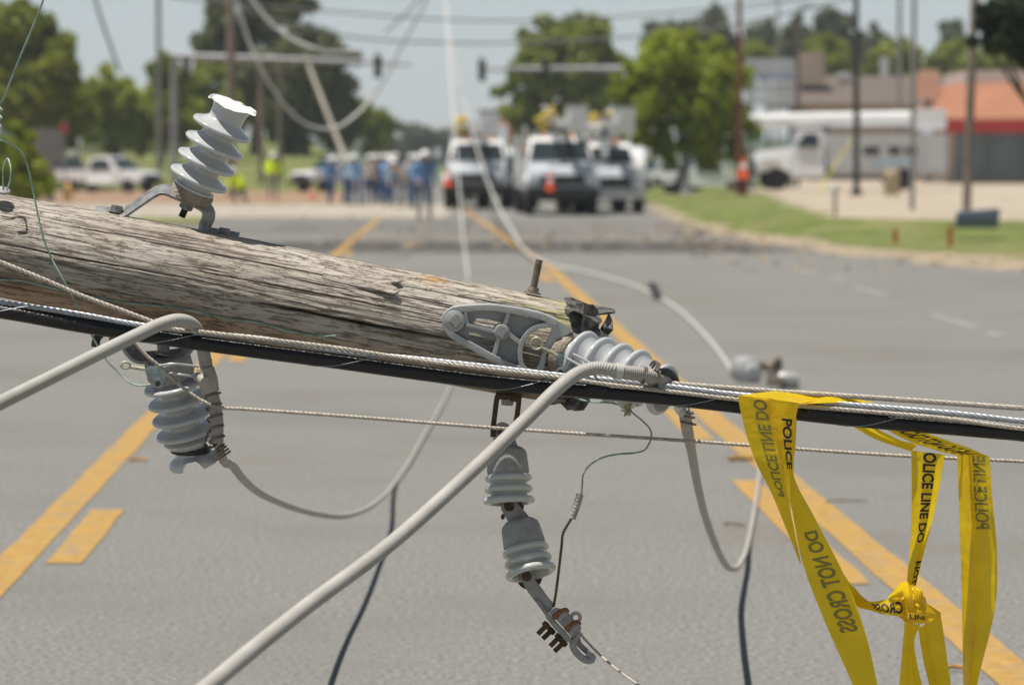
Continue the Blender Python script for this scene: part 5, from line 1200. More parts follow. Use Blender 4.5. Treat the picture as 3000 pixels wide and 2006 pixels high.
def utility_truck(name, label, loc, rz, kind, paint=WHITE, hoodp=None, group='white utility trucks working on the line'):
    t = thing(name, label, 'utility truck', (0, 0, 0), group); W = 2.3
    if kind == 'big':
        cab, mb = truck_front(t, W, 1.15, 2.9, 1.52, 2.42, paint, hoodp, bumper=.95); mb.build('bumper', BLK, t, bevel=.03)
        wr = .45
    else:
        cab, mb = truck_front(t, 2.15, 1.1, 2.8, 1.45, 2.25, paint, hoodp, bumper=.85); mb.build('bumper', mat('silver bumper', (.42, .43, .45), .35, .5, .05, 1), t, bevel=.03)
        wr = .42
    for s in (-1, 1):
        wheel(t, s * (W / 2 - .18), .75, wr, .28); wheel(t, s * (W / 2 - .22), 5.3, wr, .45)
    mb = MB(); mb.box((0, 3.5, .72), (.9, 6.2, .22)); mb.box((0, .35, .55), (1.6, .3, .2)); mb.build('chassis', BLK, t, bevel=.02)
    mb = MB()
    for s in (-1, 1): mb.box((s * (W / 2 - .25), 4.9, 1.28), (.5, 3.7, .95))
    mb.box((0, 4.9, .98), (W - 1.0, 3.7, .12)); mb.box((0, 3.12, 1.35), (W - 1.0, .1, .8)); mb.build('service_body', paint, t, bevel=.02)
    for s in (-1, 1):
        for k in range(3):
            mb = MB(); mb.box((s * (W / 2 + .006), 3.75 + k * 1.15, 1.35), (.02, .95, .7)); d_ = mb.build('locker_door', paint, t, bevel=.01)
    # turret and stowed boom with bucket over the cab
    mb = MB(); mb.cyl((0, 4.3, 1.0), (0, 4.3, 2.4), .28, .22, n=16); mb.box((0, 4.3, 2.5), (.6, .7, .5)); mb.build('turret', paint, t, bevel=.03)
    mb = MB(); mb.box((.12, 2.3, 2.82), (.26, 5.2, .26)); mb.box((.12, 4.9, 2.86), (.32, 1.3, .34)); mb.build('boom', paint, t, bevel=.03)
    mb = MB(); mb.box((-.22, 2.6, 2.92), (.20, 4.4, .20)); mb.cyl((-.22, .7, 2.92), (-.22, 1.3, 2.92), .13, n=12); mb.build('upper_boom', mat('cream boom', (.6, .58, .5), .5), t, bevel=.02)
    mb = MB(); mb.box((.45, .25, 2.95), (.62, .62, .85), taper=(1.12, 1.12)); bk = mb.build('bucket', paint, t, bevel=.06)
    mb = MB(); mb.box((.45, .25, 3.39), (.78, .78, .06)); mb.build('lip', GREYV, bk, bevel=.02)
    mb = MB(); mb.sweep([Vector((-.5, .4, 2.65)), Vector((-.62, .3, 2.9)), Vector((-.45, .35, 3.1)), Vector((-.3, .5, 2.95))], .09, n=10); mb.box((-.55, .45, 2.72), (.3, .3, .25)); mb.build('jib_winch', YEL, t, bevel=.02)
    mb = MB(); mb.box((0, 1.9, 2.42 if kind == 'small' else 2.58), (1.5, .12, .12)); mb.build('boom_rest', GREYV, t, bevel=.01)
    for s in (-.45, .45):
        mb = MB(); mb.lathe([(0, .0001), (0, .09), (.08, .085), (.12, .05), (.13, .0001)], (s, 2.2, (2.24 if kind == 'small' else 2.41)), (0, 0, 1), n=14); mb.build('beacon', AMB, t)
    rq = random.Random(int(loc[0] * 100)); pal = [WHITE, GREYV, YEL, CHR, BLK, mat('cream boom', (.6, .58, .5), .5), GALV]
    for k in range(11):
        mb = MB(); c = Vector((rq.uniform(-.95, .95), rq.uniform(.9, 3.2), rq.uniform(2.55, 3.15)))
        if k % 3 == 0: mb.cyl(c - Vector((rq.uniform(.1, .4), 0, 0)), c + Vector((rq.uniform(.1, .4), .1, rq.uniform(-.15, .15))), rq.uniform(.05, .13), n=12)
        elif k % 3 == 1: mb.box(c, (rq.uniform(.15, .4), .35, rq.uniform(.12, .34)))
        else: mb.sweep([c, c + Vector((rq.uniform(-.4, .4), .3, .25)), c + Vector((rq.uniform(-.5, .5), .5, -.2))], rq.uniform(.03, .07), n=8)
        mb.build('rooftop_gear', pal[k % len(pal)], t, bevel=.01)
    for s_ in (-1, 1):
        mb = MB(); mb.cyl((s_ * .98, 2.95, .9), (s_ * .98, 2.95, 2.75), .05, n=10); mb.build('exhaust_stack', CHR, t)
    t.location = loc; t.rotation_euler.z = rz; return t
def gp(u, v, z=0): g = GZ(u, v, z); return g
g1 = gp(1648, 632); ut = utility_truck('utility_truck', 'biggest white bucket truck facing us, orange cone on its black bumper', g1 + Vector((0, 0, 0)), R(3), 'big', WHITE, HOODREF)
def cone(name, label, loc, h=.55, parent=None, base=True):
    t = thing(name, label, 'traffic cone', loc, 'orange traffic cones')
    mb = MB(); mb.lathe([(.03, .0001), (.03, h * .27), (h * .35, h * .19), (h, .035), (h, .0001)], loc, (0, 0, 1), n=20); mb.build('cone', ORNG, t, sharp=50)
    mb = MB(); mb.lathe([(h * .5, h * .165), (h * .5, h * .172), (h * .68, h * .128), (h * .68, h * .120)], loc, (0, 0, 1), n=20); mb.build('band', mat('white reflective band', (.8, .8, .8), .5), t)
    mb = MB(); mb.box(Vector(loc) + Vector((0, 0, .02)), (h * .62, h * .62, .04)); mb.build('foot', mat('dark orange foot', (.45, .07, .02), .7), t, bevel=.01)
    return t
cp = P(1612, 562, g1.y - .12); cone('traffic_cone', 'orange cone carried on the front bumper of the biggest bucket truck', cp, .60)
g2 = gp(1393, 613); utility_truck('utility_truck', 'leftmost white bucket truck of the group, just right of the blue-shirted crew', g2, R(-2), 'big', WHITE, HOODREF)
cp = P(1313, 548, g2.y - .14); cone('traffic_cone', 'red orange cone on the bumper of the left bucket truck', cp, .62)
g3 = gp(1790, 628); utility_truck('utility_truck', 'smaller white bucket truck half hidden at the right side of the group', g3 + Vector((0, .6, 0)), R(5), 'small', WHITE, HOODREF)
# derrick booms behind
def derrick(u, v, y, flip, label):
    b = P(u, 560, y); b.z = 0; t = thing('digger_derrick', label, 'digger derrick truck', b, 'digger derrick trucks')
    mb = MB(); prismX(mb, [(0, .5), (0, 1.5), (.5, 2.2), (2, 2.25), (2, .5)], -1.1, 1.1); mb.v = [p + b for p in mb.v]; mb.build('cab', WHITE, t, fixn=True, bevel=.05)
    mb = MB(); mb.box(b + Vector((0, 4.5, .9)), (2.2, 5, .6)); mb.build('bed', GREYV, t, bevel=.03)
    mb = MB(); mb.box(b + Vector((0, -.02, 1.0)), (1.4, .08, .5)); mb.build('grille', BLK, t)
    mb = MB(); a = b + Vector((0, 5, 1.2)); m1 = P(u, v, y + 3); m2 = P(u + (52 if flip > 0 else -10), v + 55, y + 2); mb.sweep([a, a.lerp(m1, .5), m1], 0, n=8, flat=(.18, .16)); mb.sweep([m1, m2, m2 - Vector((0, 0, .5))], 0, n=8, flat=(.17, .14)); mb.build('boom', BRN, t, sharp=40)
    for s in (-1, 1):
        for yy in (.8, 5.2):
            mb = MB(); c = b + Vector((s * .95, yy, .45)); mb.lathe([(-.14, .0001), (-.14, .4), (-.1, .45), (.1, .45), (.14, .4), (.14, .0001)], c, (1, 0, 0), n=20); mb.build('wheel', TYRE, t)
derrick(1440, 335, 122, 1, 'white truck with a folded rusty brown boom behind the leftmost bucket truck')
derrick(1805, 372, 112, -1, 'truck with a folded rusty boom behind the right end of the truck group')

def pickup(name, label, loc, rz, paint=WHITE, group='parked pickup trucks', tall=1.0):
    t = thing(name, label, 'pickup truck', (0, 0, 0), group); W = 1.95
    mb = MB(); prismX(mb, [(0, .55), (-.02, .95), (.15, 1.12), (1.35, 1.2), (1.35, .5)], -W / 2 * .96, W / 2 * .96, top=(.8, .06, .4)); mb.build('hood', paint, t, fixn=True, bevel=.06, sharp=60)
    mb = MB(); prismX(mb, [(1.35, .45), (1.35, 1.18), (2.05, 1.84), (2.4, 1.9), (3.25, 1.88), (3.45, 1.2), (3.45, .45)], -W / 2, W / 2, top=(1.15, .2, .7)); cab = mb.build('cab', paint, t, fixn=True, bevel=.05, sharp=60)
    mb = MB(); x = W / 2 - .07
    mb.add([Vector((-x, 1.40, 1.24)), Vector((x, 1.40, 1.24)), Vector((x * .84, 2.02, 1.80)), Vector((-x * .84, 2.02, 1.80))] + [Vector((-x, 1.36, 1.24)), Vector((x, 1.36, 1.24)), Vector((x * .84, 1.99, 1.83)), Vector((-x * .84, 1.99, 1.83))], [(0, 1, 2, 3), (7, 6, 5, 4), (0, 4, 5, 1), (1, 5, 6, 2), (2, 6, 7, 3), (3, 7, 4, 0)]); mb.build('windshield', GLASS, t, fixn=True)
    for s in (-1, 1):
        mb = MB(); a = [Vector((s * (W / 2 + .006), 1.75, 1.22)), Vector((s * (W / 2 + .006), 3.25, 1.22)), Vector((s * (W / 2 * .82 + .012), 3.1, 1.76)), Vector((s * (W / 2 * .82 + .012), 2.2, 1.76))]; b = [p - Vector((s * .03, 0, 0)) for p in a]
        mb.add(a + b, [(0, 1, 2, 3), (7, 6, 5, 4), (0, 4, 5, 1), (1, 5, 6, 2), (2, 6, 7, 3), (3, 7, 4, 0)]); mb.build('side_window', GLASS, t, fixn=True)
        mb = MB(); mb.box((s * (W / 2 * .78), -.03, .92), (.34, .06, .2)); mb.build('headlight', LAMPM, t, bevel=.02)
        mb = MB(); mb.box((s * (W / 2 + .13), 1.75, 1.3), (.2, .1, .2)); mb.build('mirror', paint, t, bevel=.03)
        wheel(t, s * (W / 2 - .12), .85, .38, .25); wheel(t, s * (W / 2 - .12), 4.35, .38, .25)
    mb = MB()
    for s in (-1, 1): mb.box((s * (W / 2 - .05), 4.5, .92), (.1, 2.1, .56))
    mb.box((0, 5.5, .92), (W, .1, .56)); mb.box((0, 4.5, .66), (W - .2, 2.1, .06)); mb.build('bed', paint, t, bevel=.02)
    mb = MB(); mb.box((0, -.04, .82), (1.2, .06, .3)); mb.build('grille', BLK, t, bevel=.01)
    mb = MB(); mb.box((0, -.1, .56), (W, .16, .22)); mb.build('bumper', BLK, t, bevel=.02)
    mb = MB(); mb.box((0, 2.8, .5), (1.2, 5.0, .12)); mb.build('chassis', BLK, t)
    t.location = loc; t.rotation_euler.z = rz; return t
pk = pickup('pickup_truck', 'white pickup parked beyond the grass at far left, facing right', (0, 0, 0), 0)
def place(o, loc, rz): o.location = loc; o.rotation_euler.z = rz; return o
def front_at(u, v, rz, z=0, ln=2.7):
    c = gp(u, v, z); f = Vector((sin(rz), -cos(rz), 0)); return c + f * ln
place(pk, front_at(318, 566, R(62)), R(62))
k = copy_tree(pk); relabel(k, 'white pickup behind the blue-shirted crew, facing left'); place(k, front_at(1000, 564, R(-48)), R(-48))
k = copy_tree(pk); relabel(k, 'white pickup side on, between the truck group and the dark red pole'); place(k, front_at(2075, 571, R(-80), -.12), R(-80))
k = copy_tree(pk); relabel(k, 'white pickup almost hidden behind the one beside the red pole'); place(k, front_at(1945, 562, R(-60), -.12), R(-60))
pg = pickup('pickup_truck', 'dark grey pickup squeezed between the two large bucket trucks', (0, 0, 0), 0, GREYV); place(pg, gp(1500, 612), R(4))
mb = MB(); c = gp(1543, 606); bx_ = thing('warning_board', 'orange folded warning board on the dark grey pickup', 'warning board', P(1543, 470, c.y + 2))
mb.box(P(1543, 441, c.y + 2), (.42, .06, .45)); mb.build('panel', ORNG, bx_, bevel=.01); mb = MB(); mb.cyl(P(1543, 462, c.y + 2), P(1543, 490, c.y + 2), .03, n=8); mb.build('stand', GALV, bx_)
pl_ = pickup('pickup_truck', 'dark vehicle parked just left of the white pickup at far left', (0, 0, 0), 0, GREYV); place(pl_, front_at(190, 556, R(20)), R(20))
# large bucket truck side on, at right
bt = thing('bucket_truck', 'long white bucket truck seen from its side, boom stowed above, behind the black pole', 'bucket truck', (0, 0, 0))
cab, mbb = truck_front(bt, 2.4, 1.55, 3.1, 1.72, 2.62, WHITE, bumper=.95); mbb.build('bumper', BLK, bt, bevel=.03)
for s in (-1, 1):
    wheel(bt, s * 1.0, .95, .5, .28); wheel(bt, s * .98, 6.6, .5, .5)
mb = MB(); mb.box((0, 4.9, .8), (.9, 8.0, .25)); mb.build('chassis', BLK, bt)
mb = MB(); mb.box((0, 6.05, 1.55), (2.45, 5.2, 1.75)); mb.box((0, 3.38, 1.7), (2.4, .3, 1.5)); body = mb.build('utility_body', mat('off white body paint', (.54, .55, .57), .4, 0, .05, 1), bt, bevel=.04)
for k in range(5):
    mb = MB(); mb.box((1.235, 3.95 + k * 1.02, 1.62), (.02, .92, 1.4)); mb.build('locker_door', mat('off white body paint', (.54, .55, .57), .4), bt, bevel=.01)
for (y0, wd_) in ((5.15, .7), (6.2, .55), (6.95, .55)):
    mb = MB(); mb.box((1.25, y0, 1.72), (.03, wd_, .34)); mb.build('painted_locker_shade', BLK, bt)  # flat black panels, painted shade for the insides of open lockers
mb = MB(); mb.box((1.25, 6.2, 1.20), (.025, 2.1, .34)); mb.build('blue_panel', mat('pale blue panel', (.42, .52, .62), .5), bt)
mb = MB(); mb.sweep([Vector((0, 7.6, 3.15)), Vector((0, 3.0, 3.08)), Vector((0, -1.9, 2.96))], .33, n=20); mb.build('boom', WHITE, bt)
mb = MB(); mb.box((0, 8.0, 3.1), (.9, 1.5, .9)); mb.cyl((0, 7.9, 2.4), (0, 7.9, 3.0), .35, n=16); mb.build('turret', WHITE, bt, bevel=.06)
mb = MB(); mb.lathe([(-.5, .0001), (-.5, .42), (-.42, .46), (.42, .50), (.48, .48), (.48, .38), (-.2, .34), (-.2, .0001)], (0, -2.25, 2.94), (0, .15, 1), n=20); mb.build('bucket', WHITE, bt)
mb = MB(); mb.box((0.1, -1.75, 2.95), (.7, .3, .3)); mb.build('bucket_bracket', mat('tan bracket', (.55, .43, .25), .6), bt, bevel=.03)
mb = MB(); mb.box((0, 3.3, 2.65), (.3, .3, .6)); mb.build('boom_rest', GREYV, bt, bevel=.02)
mb = MB(); mb.sweep([Vector((-.5, .3, 2.72)), Vector((-.5, -.6, 2.62)), Vector((-.5, -.9, 2.7))], .05, n=8); mb.build('lifting_hook', YEL, bt)
place(bt, GZ(2205, 556, .40) + Vector((0, 0, 0)), R(-86))
bt.scale = (1, .98, 1.0)

# ================================================================== BUILDINGS, SIGNS, SMALL THINGS
ROOFO = mat('orange roof tiles', (.36, .155, .085), .85, 0, .30, 3, stretch=(.2, .2, 7)); REDB = mat('red fascia', (.42, .015, .012), .4, 0, .05, 1); STOREG = mat('store glass', (.10, .14, .15), .08, 0, .2, .6)
TANW = mat('tan wall', (.42, .34, .27), .9, 0, .08, .5); BRROOF = mat('brown shingle roof', (.13, .105, .09), .95, 0, .12, 2)
YR = 172; Z0 = .37
rest = thing('restaurant', 'single storey restaurant with orange tiled roof and red fascia at the right edge', 'restaurant', (P(2900, 500, YR).x, YR, Z0))
def XZ(u, v, y): p = P(u, v, y); return p.x, p.z
x0 = XZ(2775, 400, YR)[0]; x1 = x0 + 16
mb = MB(); zt = XZ(0, 353, YR)[1]; mb.box(((x0 + x1) / 2, YR + 6, (Z0 + zt) / 2), (x1 - x0, 12, zt - Z0)); mb.build('wall', TANW, rest)
for k in range(8):
    xx = x0 + .5 + k * 1.95; mb = MB(); mb.box((xx + .85, YR - .03, Z0 + 1.55), (1.75, .08, 2.6)); wd = mb.build('window', STOREG, rest)
    mb = MB(); mb.box((xx + 1.80, YR - .05, Z0 + 1.55), (.12, .12, 2.7)); mb.build('frame', GREYV, wd)
mb = MB(); z0_, z1_ = XZ(0, 388, YR)[1], XZ(0, 353, YR)[1]; mb.box(((x0 + x1) / 2, YR - .5, (z0_ + z1_) / 2), (x1 - x0 + .6, 1.3, z1_ - z0_)); mb.build('fascia', REDB, rest, bevel=.03)
mb = MB(); zr = XZ(0, 245, YR + 2.5)[1]; xs0 = x0 - .6
mb.add([Vector((xs0 - .3, YR - 1.1, z1_ + .05)), Vector((x1 + .6, YR - 1.1, z1_ + .05)), Vector((x1 + .6, YR + 13, z1_ + .05)), Vector((xs0 - .3, YR + 13, z1_ + .05)),
        Vector((x0 + 1.1, YR + 1.6, zr)), Vector((x1 - 2, YR + 1.6, zr)), Vector((x1 - 2, YR + 10, zr)), Vector((x0 + 1.1, YR + 10, zr))], [(3, 2, 1, 0), (4, 5, 6, 7), (0, 1, 5, 4), (1, 2, 6, 5), (2, 3, 7, 6), (3, 0, 4, 7)]); rf = mb.build('roof', ROOFO, rest, smooth=False)
mb = MB(); mb.box(((x0 + 1.1 + x1 - 2) / 2, YR + 5.8, zr + .35), (x1 - x0 - 3.4, 8.0, .75)); mb.build('parapet', mat('pinkish white parapet', (.60, .50, .46), .8), rf, bevel=.05)
# peach rounded sign behind
sgn = thing('rounded_sign', 'peach coloured sign panel with a rounded top beside the orange roof', 'sign', P(2718, 520, 178)); pp_ = []
for i in range(13):
    a = pi * i / 12; pp_.append((2719 + 36 * math.copysign(abs(cos(a)) ** .5, cos(a)), 226 - 22 * sin(a)))
pp_ += [(2683, 290), (2755, 290)]; mb = MB(); n = len(pp_); mb.add([P(u, v, 178) for u, v in pp_] + [P(u, v, 179) for u, v in pp_], [tuple(range(n)), tuple(reversed(range(n, 2 * n)))] + [(i, n + i, n + (i + 1) % n, (i + 1) % n) for i in range(n)])
mb.build('panel', mat('peach panel', (.72, .47, .35), .7, 0, .06, .5), sgn, fixn=True)
mb = MB(); q = P(2719, 292, 178.5); mb.cyl((q.x, 178.5, .37), q, .25, n=12); mb.build('post', GREYP, sgn)
# shop with brown roof
YS2 = 205; shop = thing('brown_roof_shop', 'long low shop with a broad dark brown roof behind the bucket truck', 'shop', (P(2550, 500, YS2).x, YS2, Z0))
xa, za = XZ(2345, 305, YS2); xb, _ = XZ(2790, 305, YS2); zt2 = XZ(0, 224, YS2 + 8)[1]
mb = MB(); mb.box(((xa + xb) / 2, YS2 + 7, (Z0 + za) / 2), (xb - xa - 1, 14, za - Z0)); mb.build('wall', TANW, shop)
mb = MB(); mb.add([Vector((xa - .8, YS2 - 1.5, za - .05)), Vector((xb + .8, YS2 - 1.5, za - .05)), Vector((xb + .8, YS2 + 16, za - .05)), Vector((xa - .8, YS2 + 16, za - .05)), Vector((xa - .8, YS2 + 7, zt2)), Vector((xb + .8, YS2 + 7, zt2))], [(0, 1, 5, 4), (2, 3, 4, 5), (0, 4, 3), (1, 2, 5), (3, 2, 1, 0)]); rf = mb.build('roof', BRROOF, shop, smooth=False)
for k in range(5):
    mb = MB(); mb.box((xa + 1.6 + k * 2.0, YS2 - .03, Z0 + 1.5), (1.5, .1, 1.9)); mb.build('window', STOREG, shop)
mb = MB(); a = P(2382, 200, YS2 + 2); mb.box((a.x, YS2 + 3, a.z), (1.7, 1.7, 2.2)); mb.build('chimney', TANW, rf, bevel=.03)
mb = MB(); a = P(2472, 224, YS2 + 5); mb.box((a.x, YS2 + 5, a.z), (.95, .8, .5)); mb.build('roof_vent', mat('white roof vent', (.65, .65, .65), .5), rf, bevel=.08)
mb = MB(); a = P(2592, 205, YS2 + 14); mb.box((a.x, YS2 + 14, a.z), (.6, .6, 1.8)); mb.build('flue', mat('white roof vent', (.65, .65, .65), .5), rf, bevel=.08)
# reader board sign
YG = 146; rb = thing('reader_board', 'tall white and blue grey panelled sign board behind the big leafy tree', 'sign board', (P(2256, 500, YG).x, YG, Z0))
for u in (2200, 2318):
    mb = MB(); q = P(u, 180, YG + .3); mb.cyl((q.x, YG + .3, Z0), q, .14, n=12); mb.build('post', GREYP, rb)
vs_ = [172, 196, 214, 236, 252, 270, 288, 310]; cols = [(.50, .52, .56), (.62, .64, .68), (.34, .40, .55), (.60, .62, .66), (.44, .47, .54), (.63, .65, .68), (.52, .54, .58)]
for i in range(7):
    a = P(2185, vs_[i] + 2, YG); b = P(2328, vs_[i + 1] - 2, YG); mb = MB(); mb.box(((a.x + b.x) / 2, YG, (a.z + b.z) / 2), (b.x - a.x, .3, a.z - b.z)); mb.build('panel', mat('sign panel %d' % i, cols[i], .5, 0, .08, .8), rb, bevel=.02)
# small boards, barrels and markers
t = thing('street_sign', 'small green street name sign low in front of the big tree', 'street sign', GZ(2207, 560, .35)); yy = 126
mb = MB(); q = P(2207, 402, yy); mb.box(q, (.75, .04, .34)); mb.build('blade', mat('green sign', (.03, .16, .09), .5), t, bevel=.01); mb = MB(); mb.cyl((q.x, yy, .35), q, .035, n=8); mb.build('post', GALV, t); t.location.z = .35
t = t
bq = GZ(2612, 574, .36); t = thing('litter_bin', 'round tan concrete bin in front of the side-on bucket truck', 'litter bin', bq)
mb = MB(); mb.lathe([(0, .0001), (0, .26), (.05, .29), (.85, .31), (.88, .28), (.88, .0001)], bq, (0, 0, 1), n=20); mb.build('body', mat('tan aggregate', (.42, .34, .23), .9, 0, .2, 8), t); mb = MB(); mb.lathe([(.88, .0001), (.88, .27), (1.0, .2), (1.02, .0001)], bq, (0, 0, 1), n=20); mb.build('lid', mat('tan lid', (.34, .27, .18), .8), t)
bq = GZ(2862, 668, .33); t = thing('blue_box', 'low slanted blue grey equipment box on the grass behind the wooden pole', 'utility box', bq); yy = bq.y
pts_ = [(2797, 668), (2802, 622), (2930, 612), (2925, 668)]; n = 4
mb = MB(); mb.add([P(u, v, yy) for u, v in pts_] + [P(u, v - 3, yy + .5) for u, v in pts_], [tuple(range(n)), tuple(reversed(range(n, 2 * n)))] + [(i, n + i, n + (i + 1) % n, (i + 1) % n) for i in range(n)]); mb.build('cabinet', mat('blue grey paint', (.13, .17, .24), .6, 0, .12, 2), t, fixn=True, bevel=.02)
mb = MB(); a = P(2800, 640, yy - .015); b = P(2926, 648, yy - .015); mb.box(((a.x + b.x) / 2, yy - .01, (a.z + b.z) / 2 ), (b.x - a.x - .06, .03, .05)); mb.build('seam', GREYV, t)
OM = mat('orange marker', (.50, .13, .03), .6, 0, .1, 5)
for (u, v, lab) in ((2623, 712, 'left'), (2783, 722, 'right')):
    q = GZ(u, v, .14); t = thing('marker_stake', 'short orange marker stake in the grass, %s one of the two' % lab, 'marker stake', q, 'orange marker stakes')
    mb = MB(); hh = .26 if lab == 'left' else .36; mb.box(q + Vector((0, 0, hh / 2)), (.10, .03, hh), taper=(.8, .8)); mb.build('stake', OM, t, bevel=.006); mb = MB(); mb.box(q + Vector((0, -.02, hh * .82)), (.07, .01, .05)); mb.build('cap', REDB, t)
q = GZ(2446, 645, .3); t = thing('delineator', 'thin white reflector post at the edge of the tan lot', 'marker post', q)
mb = MB(); mb.cyl(q, q + Vector((0, 0, .62)), .045, n=8); mb.build('post', mat('weathered post', (.35, .30, .24), .8), t); mb = MB(); mb.lathe([(0, .0001), (0, .10), (.04, .11), (.2, .1), (.24, .0001)], q + Vector((0, 0, .60)), (0, 0, 1), n=12); mb.build('reflector', mat('white reflector', (.7, .7, .7), .2), t)
q = GZ(2393, 585, .36); q.y = 110; t = thing('guy_guard', 'slanting yellow plastic guy wire guard beside the black pole', 'guy wire guard', q)
mb = MB(); a = P(2390, 578, 111); b = P(2455, 470, 112); c = P(2520, 380, 112.5); mb.sweep([a, b, c], .032, n=8); mb.build('guard', mat('yellow plastic', (.62, .55, .08), .5), t); mb = MB(); mb.sweep([c, P(2507, 0, 112.4) ], .015, n=6); mb.build('wire', GALV, t)
cq = P(2180, 500, 117); cone('traffic_cone', 'tall orange cone standing by the foot of the dark red pole', Vector((cq.x, 117.2, .95)), .88)
bb = thing('utility_cabinet', 'dark red cabinet under the tall cone by the red pole', 'utility cabinet', Vector((cq.x - .1, 117.2, .3)))
mb = MB(); mb.box((cq.x - .05, 117.2, .62), (.42, .45, .64)); mb.build('cabinet', REDP, bb, bevel=.03); mb = MB(); mb.box((cq.x - .05, 116.96, .62), (.32, .03, .5)); mb.build('door', REDP, bb, bevel=.01)
# left side: house, wall, sign
YH = 260; hs = thing('house', 'low house with a dull pink roof showing between the trees at left', 'house', (P(340, 400, YH).x, YH, 2.6))
a = P(303, 368, YH); b = P(402, 368, YH); r_ = P(350, 312, YH + 4)
mb = MB(); mb.box(((a.x + b.x) / 2, YH + 4, (a.z + 2) / 2), (b.x - a.x - .8, 7.5, a.z - 2 + .2)); mb.v = [Vector((p.x, p.y, p.z)) for p in mb.v]; mb.build('wall', TANW, hs)
mb = MB(); mb.add([Vector((a.x - .5, YH - .5, a.z)), Vector((b.x + .5, YH - .5, a.z)), Vector((b.x + .5, YH + 8.5, a.z)), Vector((a.x - .5, YH + 8.5, a.z)), Vector((a.x - .2, YH + 4, r_.z)), Vector((b.x - .3, YH + 4, r_.z))], [(0, 1, 5, 4), (2, 3, 4, 5), (0, 4, 3), (1, 2, 5), (3, 2, 1, 0)]); mb.build('roof', mat('dull pink roof', (.26, .17, .15), .9, 0, .1, .6), hs, smooth=False)
for k in range(2):
    mb = MB(); mb.box((a.x + 1 + k * 1.2, YH + .2, a.z - .9), (.7, .1, .8)); mb.build('window', STOREG, hs)
YF = 215; fn = thing('fence', 'long grey fence across the back of the lawn at left', 'fence', (P(250, 440, YF).x, YF, 2))
for k in range(16):
    u = -100 + k * 42; q = P(u, 455, YF); mb = MB(); mb.box((q.x, YF, q.z + .55), (.1, .1, 1.5)); mb.build('post', GREYP, fn)
a = P(-120, 452, YF); b = P(560, 452, YF); mb = MB()
for k in range(7): mb.box(((a.x + b.x) / 2, YF + .06, a.z + .12 + k * .19), (b.x - a.x, .03, .13))
mb.build('rails', mat('grey weathered fence', (.17, .18, .17), .8, 0, .1, .5), fn)
YK = 120; q = P(145, 560, YK); q.z = 0; t = thing('grey_cabinet', 'faint grey box sign standing before the dark bushes at left', 'sign box', q)
a = P(103, 375, YK); b = P(190, 480, YK); mb = MB(); mb.box(((a.x + b.x) / 2, YK, (a.z + b.z) / 2), (b.x - a.x, .4, a.z - b.z)); mb.build('panel', mat('dull grey panel', (.16, .165, .16), .7), t, bevel=.04)
mb = MB(); mb.box((q.x, YK + .05, b.z / 2), (.35, .3, b.z)); mb.build('post', GREYP, t)
q = P(186, 375, YK - 1); t = thing('red_sign', 'small dull red sign at the top corner of the grey box sign', 'road sign', (q.x, YK - 1, 0)); mb = MB(); mb.cyl(q, q + Vector((0, .05, 0)), .22, n=8); mb.build('plate', mat('dull red sign', (.28, .05, .05), .6), t); mb = MB(); mb.cyl((q.x, YK - .9, 0), (q.x, YK - .9, q.z), .04, n=8); mb.build('post', GALV, t)
q = P(219, 435, 180); t = thing('white_tank', 'blurred white round tank before the grey fence', 'tank', q - Vector((0, 0, .5))); mb = MB(); mb.lathe([(-.5, .0001), (-.5, .3), (-.4, .42), (.4, .42), (.5, .3), (.5, .0001)], q, (0, 0, 1), n=16); mb.build('shell', WHITE, t); mb = MB(); mb.box(q - Vector((0, 0, .9)), (.6, .6, .8)); mb.build('stand', GREYP, t)
q = GZ(200, 590); t = thing('yellow_hydrant', 'yellow fire hydrant blurred on the verge below the left pickup', 'fire hydrant', q)
mb = MB(); mb.lathe([(0, .0001), (0, .20), (.06, .2), (.08, .14), (.5, .14), (.55, .19), (.6, .17), (.72, .08), (.78, .0001)], q, (0, 0, 1), n=16); mb.build('barrel', mat('yellow hydrant paint', (.55, .33, .05), .5), t); mb = MB(); mb.cyl(q + Vector((-.24, 0, .42)), q + Vector((.24, 0, .42)), .07, n=10); mb.build('outlets', mat('yellow hydrant paint', (.55, .33, .05), .5), t)
cone('traffic_cone', 'small red cone on the dirt strip left of the blue-shirted crew', GZ(915, 584), .55)

